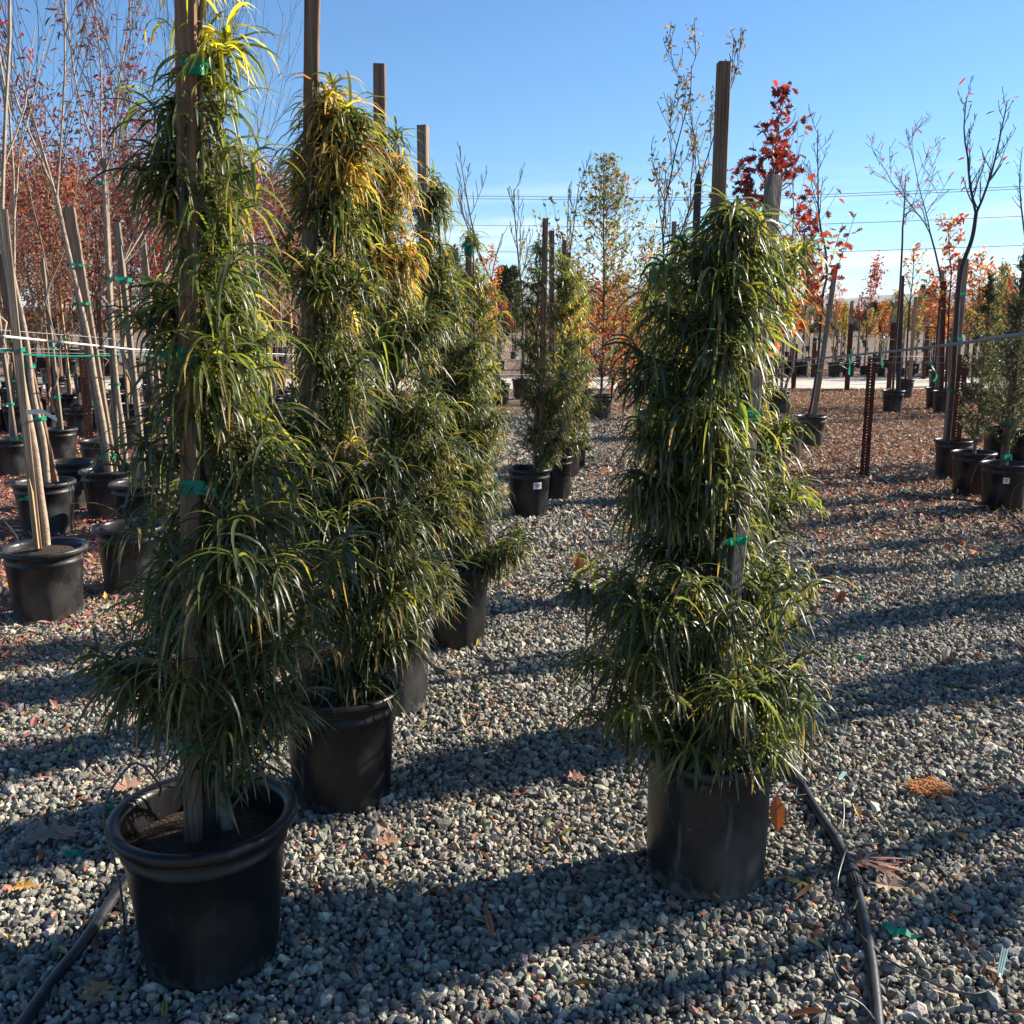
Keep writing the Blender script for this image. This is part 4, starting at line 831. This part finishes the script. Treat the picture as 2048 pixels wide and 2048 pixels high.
def ribbon(x, y, Y, L, lab, seed):
    r = rg(seed); p = P(x, y, Y); pts = [p]; a = r.uniform(-.5, .5)
    for i in range(4): a += r.normal(0, .5); pts.append(pts[-1]+np.array([math.sin(a)*L/4, r.normal(0, .01), -abs(math.cos(a))*L/4]))
    q = smooth_path(pts, 3); n = len(q); w_ = np.stack([np.cos(np.linspace(0, 2.5, n)), np.sin(np.linspace(0, 2.5, n)), .4*np.ones(n)], 1)*.012
    mb = MB(); mb.add(np.concatenate([q-w_, q+w_]), [[i, i+1, n+i+1, n+i] for i in range(n-1)])
    tag(mb.build('tape_ribbon', 'tape', None, origin=p), lab, 'tape ribbon', 'green tape ribbons tied to wires')
for k, (x, y, Y, L, lab) in enumerate(((1716-50, 668, 10, .12, 'green ribbon hanging just left of the lone perforated post'), (1606, 660, 12, .3, 'long curled green ribbon left of the leaning bare tree'), (1625-12, 655, 14, .25, 'straight green ribbon beside the leaning bare tree'), (1590, 685, 13, .14, 'green ribbon in the oak leaves'),
                                    (1668, 628, 16, .2, 'green ribbon by the rusty road post'), (1672, 662, 14, .1, 'short green ribbon below the road post'), (1757, 690-10, 12, .28, 'tangled green ribbon between the post and the thick grey stake'), (1738, 648, 13, .1, 'green ribbon on the cable line right of the perforated post'),
                                    (1900, 625, 12, .12, 'green ribbon near the right picture edge'), (926, 662, 10, .25, 'green ribbon in the gap behind the yellowish shrub'), (975, 668, 11, .1, 'small green ribbon left of the stickered aisle pot'), (872, 690, 7, .14, 'green ribbon on the fourth shrub of the left row'), (360-12, 655, 5, .14, 'green ribbon hanging left of the front left stake'))):
    ribbon(x, y, Y, L, lab, 200+k)
# power lines far off
GL2 = 'distant overhead power wires'
for k, (y0, y1, Y0, Y1) in enumerate(((370, 345, 150, 95), (375, 350, 151, 96), (425, 402, 150, 95), (474, 459, 150, 95))):
    a, b = P(780, y0, Y0), P(2300, y1-9, Y1); m_ = (a+b)/2-np.array([0, 0, .9]); c0 = P(-200, y0+4, Y0+25)
    line('power_wire', ['topmost overhead wire across the sky', 'second overhead wire, paired close under the topmost', 'third overhead wire below the close pair', 'lowest overhead wire just above the hills'][k], 'power line', [c0, a, m_, b], .028, 'wireline', GL2, 4, 12)

# ================================================================== PIPES AND TUBES
GPipe = 'irrigation pipes on the gravel'
def gp(x, y, z=.02): return Pz(x, y, z)
line('irrigation_pipe', 'black irrigation pipe curving from the front right pot to the bottom edge', 'pipe', [gp(1400, 1375), gp(1488, 1448), gp(1545, 1535), gp(1592, 1610), gp(1622, 1700), gp(1640, 1790), gp(1650, 1870), gp(1658, 1960)], .0155, 'pipe', GPipe, 16)
line('irrigation_pipe', 'black irrigation pipe leaving the lower left corner behind the front left pot', 'pipe', [gp(420, 1500), gp(300, 1600), gp(235, 1665), gp(160, 1775), gp(100, 1850), gp(30, 1950)], .0165, 'pipe', GPipe, 16)
line('irrigation_pipe', 'long thin pipe snaking over the litter toward the right edge', 'pipe', [gp(1560, 860), gp(1650, 895), gp(1705, 930), gp(1770, 925+15), gp(1830, 945), gp(1900, 965), gp(1925, 985), gp(1990, 1030)], .012, 'pipe', GPipe, 8)
# coupling on the right pipe
a, b = gp(1597, 1618, .022), gp(1618, 1680, .022); d = (b-a)
mb = MB(); ts = [0, .04, .05, .3, .31, .42, .43, .56, .57, .68, .69, .95, .96, 1]; rs = [.0155, .0155, .021, .023, .0185, .0185, .024, .024, .0185, .0185, .023, .021, .0155, .0155]
tube(mb, [a+d*q for q in ts], rs, 18)
for i in range(18):
    th = i/18*6.28; u = np.cross(d/np.linalg.norm(d), [0, 0, 1]); v = np.cross(u, d/np.linalg.norm(d)); off = (u*math.cos(th)+v*math.sin(th))
    for q0, q1 in ((.06, .29), (.7, .94)): tube(mb, [a+d*q0+off*.0225, a+d*q1+off*.0225], .0014, 4)
tag(mb.build('pipe_coupling', 'pipe', None, False, origin=a), 'ribbed black coupling joining the right irrigation pipe', 'pipe fitting')
GTu = 'thin drip tubes'
def drip(lab, pts, emit=None, r=.003):
    o = pts[0]; t = thing('drip_tube', lab, 'drip tube', o, GTu); mb = MB(); tube(mb, smooth_path(pts, 8), r, 8); mb.build('tube', 'tube', t, True)
    if emit is not None:
        e, f = np.array(pts[-1]), np.array(emit); u = (f-e)/np.linalg.norm(f-e); s = np.cross(u, [0, 0, 1]); s /= np.linalg.norm(s); mb = MB()
        tube(mb, [e, e+u*.012], .0045, 8)
        for q in (-1, 0, 1): tube(mb, [e+u*.01+s*q*.0045, f+s*q*.0055], .0022, 6)
        mb.build('dripper', 'emit', t)
drip('drip tube arcing over the left pot rim down beside the left pipe', [P(300, 1500, 2.18), P(300, 1480, 2.12), P(255, 1440, 2.08), P(205, 1500, 2.06), P(198, 1560, 2.06), P(228, 1680, 2.08), gp(232, 1800, .03), gp(180, 1880, .03)])
drip('loop of drip tube bulging left of the right pipe', [gp(1592, 1585, .05), gp(1596, 1600, .12), gp(1580, 1660, .12), gp(1584, 1700, .06), gp(1605, 1740, .04), gp(1660, 1800, .03), gp(1760, 1855, .03), gp(1830, 1875, .03), gp(1870, 1865, .03), gp(1884, 1845, .05)], gp(1896, 1790, .07))
drip('drip tube forming a long curve along the left side of the right pipe', [gp(1617, 1700, .05), gp(1610, 1715, .07), gp(1590, 1730, .04), gp(1566, 1760, .03), gp(1565, 1800, .03), gp(1590, 1860, .03), gp(1645, 1915, .03)])
drip('short arched drip tube at the bottom edge beside the right pipe', [gp(1650, 1925, .03), gp(1625, 1895, .06), gp(1590, 1880, .08), gp(1565, 1900, .06), gp(1555, 1945, .03)])
drip('drip tube with pale dripper lying right of the front right pot', [gp(1500, 1502, .03), gp(1550, 1493, .03), gp(1575, 1478, .04), gp(1582, 1472, .045)], gp(1594, 1456, .05))
drip('dark drip tube rising from the pipe into the front right shrub', [gp(1578, 1578, .04), gp(1590, 1555, .06), gp(1590, 1510, .09), gp(1570, 1470, .12), P(1550, 1430, 2.75), P(1520, 1380, 2.72)])
drip('dark drip tube half buried left of the right pipe coupling', [gp(1478, 1596, .03), gp(1520, 1615, .02), gp(1560, 1632, .02), gp(1600, 1645, .03)])
drip('drip tube on the gravel beside the third pot of the left row', [gp(820, 1385, .03), gp(880, 1375, .02), gp(905, 1345, .02), gp(900, 1320, .02), gp(870, 1300, .02)])
for k, (pts, lab) in enumerate((([P(128, 905, 7.3), P(135, 960, 7.28), P(120, 1010, 7.2), P(100, 1050, 7.0)], 'black tube looped down the pot behind the left edge pot'),
                                ([P(10, 985, 5.6), P(30, 1010, 5.3), P(42, 1035, 5.05)], 'thin tube reaching into the big pot at the left edge'),
                                ([P(178, 880, 7.6), P(190, 850, 7.6), P(240, 838, 7.5), P(255, 855, 7.4), P(262, 880, 7.3)], 'arched thin tube over the pots left of the front left shrub'),
                                ([P(1868, 860, 8.75), P(1845, 875, 8.7), P(1832, 910, 8.75)], 'thin tube draped down the feathery conifer pot'),
                                ([P(1932, 905, 7.9), P(1912, 925, 7.9), P(1905, 960, 7.95)], 'thin tube draped down the stickered right edge pot'))):
    drip(lab, pts, r=.004)

# ================================================================== SMALL THINGS ON THE GROUND
def ground_tape(x, y, L, a, lab):
    p = gp(x, y, .028); r = rg(int(x)); q = np.array([p+np.array([math.cos(a)*L*(i/8-.5), math.sin(a)*L*(i/8-.5), .006*math.sin(i*1.7)]) for i in range(9)]); w_ = np.array([-math.sin(a), math.cos(a), .5])*.011
    hw = np.interp(np.arange(9), [0, 2, 5, 8], [.3, 1, .8, .1])[:, None]
    mb = MB(); mb.add(np.concatenate([q-w_*hw, q+w_*hw]), [[i, i+1, 10+i, 9+i] for i in range(8)]); tag(mb.build('tape_scrap', 'tape', None, origin=p), lab, 'tape scrap', 'scraps of green tape on the ground')
for x, y, L, a, lab in ((1700, 1758, .10, -.5, 'torn green tape scrap right of the lower right pipe'), (205, 1522, .05, .3, 'green tape scrap touching the left side of the front left pot rim'), (1634, 1128, .05, .2, 'small green scrap on shaded gravel at mid right'), (1838, 873, .08, .1, 'green scrap on the litter left of the feathery conifer'),
                        (1706, 925-0, .08, 0, 'green scrap beside the nearest perforated post'), (140, 1610, .07, .15, 'green tape strip left of the front left pot'), (1622, 1240, .04, .2, 'tiny green scrap on gravel below mid right')):
    ground_tape(x, y, L, a, lab)
def one_leaf(x, y, s, a, col, lab, tpl=OAK, el=.1, z=.03):
    p = gp(x, y, z); mb = MB(); cards(mb, tpl, np.array([p]), np.array([a]), np.array([el]), np.array([.15]), np.array([s]), np.array([col]))
    tag(mb.build('fallen_leaf', 'litter', None, origin=p, tint=True), lab, 'fallen leaf', 'large fallen leaves')
for q in ((30, 1590, .16, .5, (.30, .20, .15), 'large brown lobed leaf at the left edge level with the front left pot rim'), (100, 1590, .11, 1.2, (.34, .22, .17), 'brown leaf just right of the large lobed one'), (160, 1900, .10, 1.4, (.33, .19, .09), 'curled tan leaf near the bottom edge by the left pipe'),
          (205, 1490, .12, .4, (.42, .24, .18), 'pinkish leaf on gravel left of the front left pot'), (1640, 1665, .10, -.3, (.45, .30, .20), 'tan leaf under the right pipe coupling'), (1092, 1082, .10, 1.5, (.5, .15, .04), 'orange leaf caught at the left tip of the front right shrub', OAK, 1.2, .42),
          (705, 1592, .09, .3, (.33, .18, .12), 'brown leaf between the two rows below the second pot'), (1465, 1500, .12, -1.5, (.42, .13, .04), 'orange brown leaf hanging beside the front right pot', ELL, -1.3, .16), (20, 1675, .07, .2, (.5, .3, .08), 'yellow brown leaf near the lower left edge'), (1835, 1045, .11, .9, (.42, .12, .04), 'orange leaf standing on the litter at right')):
    one_leaf(*q)
# dry red bundle and orange tuft
def tuft(x, y, n, rad, L, pal, lab, flat=1, seed=3, dirx=None, name='dry_tuft', width=.0035, cat='dry tuft'):
    r = rg(seed); p = gp(x, y, .015); a = r.uniform(0, 6.28, n); rr = rad*np.sqrt(r.uniform(0, 1, n))
    base = p+np.stack([rr*np.cos(a), rr*np.sin(a)*.8, r.uniform(0, .012, n)+.02*(1-rr/rad)], 1); az = r.uniform(0, 6.28, n) if dirx is None else r.normal(dirx, .45, n)
    mb = MB(); long_leaves(mb, base, az, r.uniform(.0, 1.0, n)*flat, r.uniform(.5, 2.2, n)*flat, L*r.uniform(.5, 1.3, n), np.full(n, width), pick(r, pal, n), 5, False, r.normal(0, .6, n))
    tag(mb.build(name, 'litter', None, origin=p, tint=True), lab, cat)
tuft(1755, 1490, 300, .075, .035, [(.55, .22, .05, 4), (.5, .15, .04, 3), (.5, .32, .12, 1)], 'round tuft of dry orange needles on the gravel at right')
tuft(1612, 1632, 22, .035, .13, [(.42, .15, .10, 4), (.5, .28, .2, 3)], 'bundle of dry reddish leaves beside the right pipe coupling', .15, 4, -.15, 'dry_leaf_bundle', .01, 'dry leaves')

# ================================================================== FAR FIELD
GF = 'staked young trees in the field across the road'
protos = []
pal_ = [(RED, 'red'), (ORG, 'orange'), (YG, 'yellow green'), (TAN, 'brown'), (None, 'leafless'), (OLV, 'dull green'), (RED+ORG, 'red and orange'), (TAN+YG, 'tan and yellow')]
fr = np.random.default_rng(77)
spots = []
for row, (Y, n, x0, x1) in enumerate(((28.6, 27, 5.2, 19), (30.2, 26, 3, 19.5), (33, 22, 4, 21), (37, 20, 4, 23), (43, 18, 4, 26), (50, 18, 4, 30), (58, 18, 3, 34), (68, 20, 3, 40), (80, 22, 3, 46))):
    for i in range(n): spots.append((x0+(x1-x0)*(i+fr.uniform(.15, .85))/n, Y+fr.normal(0, .25), row))
for Y, n, x0, x1 in ((18.5, 6, -1.8, 3.8), (21, 8, -2.2, 4.2), (29, 12, -3.5, 5), (33, 13, -4, 5), (40, 13, -5, 5), (50, 14, -6, 6)):
    for i in range(n): spots.append((x0+(x1-x0)*(i+fr.uniform(.15, .85))/n, Y+fr.normal(0, .3), 20))
for Y, n, x0, x1 in ((14.5, 8, -8.4, -3.2), (16.5, 10, -9.4, -3.2), (19, 11, -10.6, -3.2), (22, 12, -12, -3.2), (29, 16, -16, -3.5), (38, 16, -21, -4)):
    for i in range(n): spots.append((x0+(x1-x0)*(i+fr.uniform(.15, .85))/n, Y+fr.normal(0, .3), 30))
fp = MB()
def field_proto(i, left):
    pal, nm = (pal_[i] if not left else [(REDBRN, 'red brown'), (REDL, 'deep red'), (REDBRN+REDL, 'crimson and brown'), (TAN+REDBRN+ORG, 'rusty orange')][i])
    t = thing('nursery_tree', 'x', 'potted tree', (0, 0, 0)); t['_o'] = [0, 0, 0]
    simple_pot(t, 0, 0, .2); h = 3.3 if left else 2.9
    tree_parts(t, rg(300+i+20*left), (0, 0, .36), h+(.9 if left else 0), .02, None, dict(depth=2, kids=[12, 7] if left else [9, 6], ang=.55, ratio=.36 if not left else .45, up=.14, forks=1, first=.2 if left else .36, wig=.12 if left else .06, minr=.006 if not left else .004), ('barkpale' if left else 'bark') if i % 2 else ('bark' if left else 'barkdark'), ELL, pal, 0 if pal is None else (1150 if left else 500), .08 if left else .10, jitter=.12 if left else .07)
    mb = MB(); stick(mb, (.06, 0, .36), (.05, .0, 2.1+.3*(i % 3)), .05); mb.build('stake', ['stake', 'stakegrey', 'staketan', 'rust'][i % 4], t)
    if not i % 2: tie(t, (.03, 0, 1.2), .09, .05)
    return t, nm, [False]
FP = [field_proto(i, 0) for i in range(8)]; LPx = [field_proto(i, 1) for i in range(4)]
for k, (X, Y, row) in enumerate(spots):
    left = row == 30
    t, nm, used = (LPx if left else FP)[fr.choice(4 if left else 8, p=[.4, .2, .2, .2] if left else [.09, .1, .09, .23, .18, .12, .07, .12])]
    grp = 'red leaved trees of the left background' if left else ('small trees beyond the aisle gap' if row == 20 else GF)
    where = 'in the dense left background behind the tied pots' if left else ('beyond the gap between the two shrub rows' if row == 20 else ('in the first rows across the pale road' if row < 3 else 'far back in the field across the road'))
    lab = f'young {nm} tree {where}'
    sc = (1.62+Y*math.tan(R_(8.6)))/4.6*fr.uniform(.8, 1.06) if left else fr.uniform(.6, .85)*(.82 if row in (3, 4, 5, 6, 7) else 1)
    if not used[0]:
        t.location = (X, Y, 0); t.rotation_euler = (0, 0, fr.uniform(0, 6.28)); t['label'] = lab; t['group'] = grp; used[0] = True
    else: copy_tree(t, (X, Y, 0), fr.uniform(0, 6.28), sc, lab, grp)
# cypresses and far dark trees
GC = 'dark trees on the horizon'
def cypress(x, ybot, ytop, Y, wpx, lab, seed, name='cypress_tree', shape='col'):
    r = rg(seed); b = P(x, 600, Y); H = P(x, ytop, Y)[2]; R = wpx*K/FPX*Y/2; t = thing(name, lab, 'tree', (b[0], Y, 0), GC)
    mb = MB(); tube(mb, [(b[0], Y, 0), (b[0], Y, H*.9)], [R*.2, .05], 6); mb.build('trunk', 'barkdark', t)
    n = 700 if shape == 'col' else 1100; f = r.uniform(.03, .97, n); rr = R*((np.sin(np.pi*np.clip(f, 0, 1)**.6)**.6) if shape == 'col' else np.sqrt(np.clip(1-(f-.4)**2/.37, 0.01, 1)))*r.uniform(.6, 1.05, n); a = r.uniform(0, 6.28, n)
    pos = np.stack([b[0]+rr*np.cos(a), Y+rr*np.sin(a), f*H], 1); lm = MB()
    cards(lm, ELL, pos, a, r.uniform(.3, 1.3, n), r.normal(0, .6, n), min(R*.8, .75)*r.uniform(.5, 1.2, n), pick(r, [(.035, .05, .025, 3), (.05, .07, .03, 2)], n)); lm.build('crown', 'tleaf', t, tint=True)
for k, (x, yt, w_, lab) in enumerate(((1737, 537, 14, 'leftmost of the three tall cypresses on the horizon'), (1747, 543, 12, 'middle of the three tall cypresses on the horizon'), (1757, 534, 15, 'rightmost of the three tall cypresses on the horizon'))): cypress(x, 600, yt, 190, w_, lab, 400+k)
for k, x in enumerate((1551, 1560, 1571, 1583, 1595, 1607, 1618, 1630, 1640, 1652)): cypress(x, 600, [578, 572, 574, 568, 572, 566, 570, 566, 572, 574][k], 260, 5, 'thin small cypress in the row on the horizon left of the hills crest', 410+k)
for k, (x, yt, w_, lab) in enumerate(((958, 505, 42, 'dark rounded conifer beyond the bare trees in the gap'), (905, 545, 60, 'low olive tree on the horizon in the gap'), (1665, 575, 60, 'low dark bushy tree on the horizon right of the leaning bare tree'), (850, 470, 40, 'dark tree top behind the fourth shrub stake'))): cypress(x, 600, yt, 95, w_, lab, 430+k, 'conifer_tree', 'round')
r = rg(500)
for k in range(44):
    x = -20+k*46+r.uniform(-15, 15); cypress(x, 600, r.uniform(583, 594), r.uniform(105, 150), r.uniform(60, 110), 'low hazy tree in the belt along the horizon', 440+k, 'belt_tree', 'round')
for o in list(bpy.data.objects):
    if '_o' in o: del o['_o']
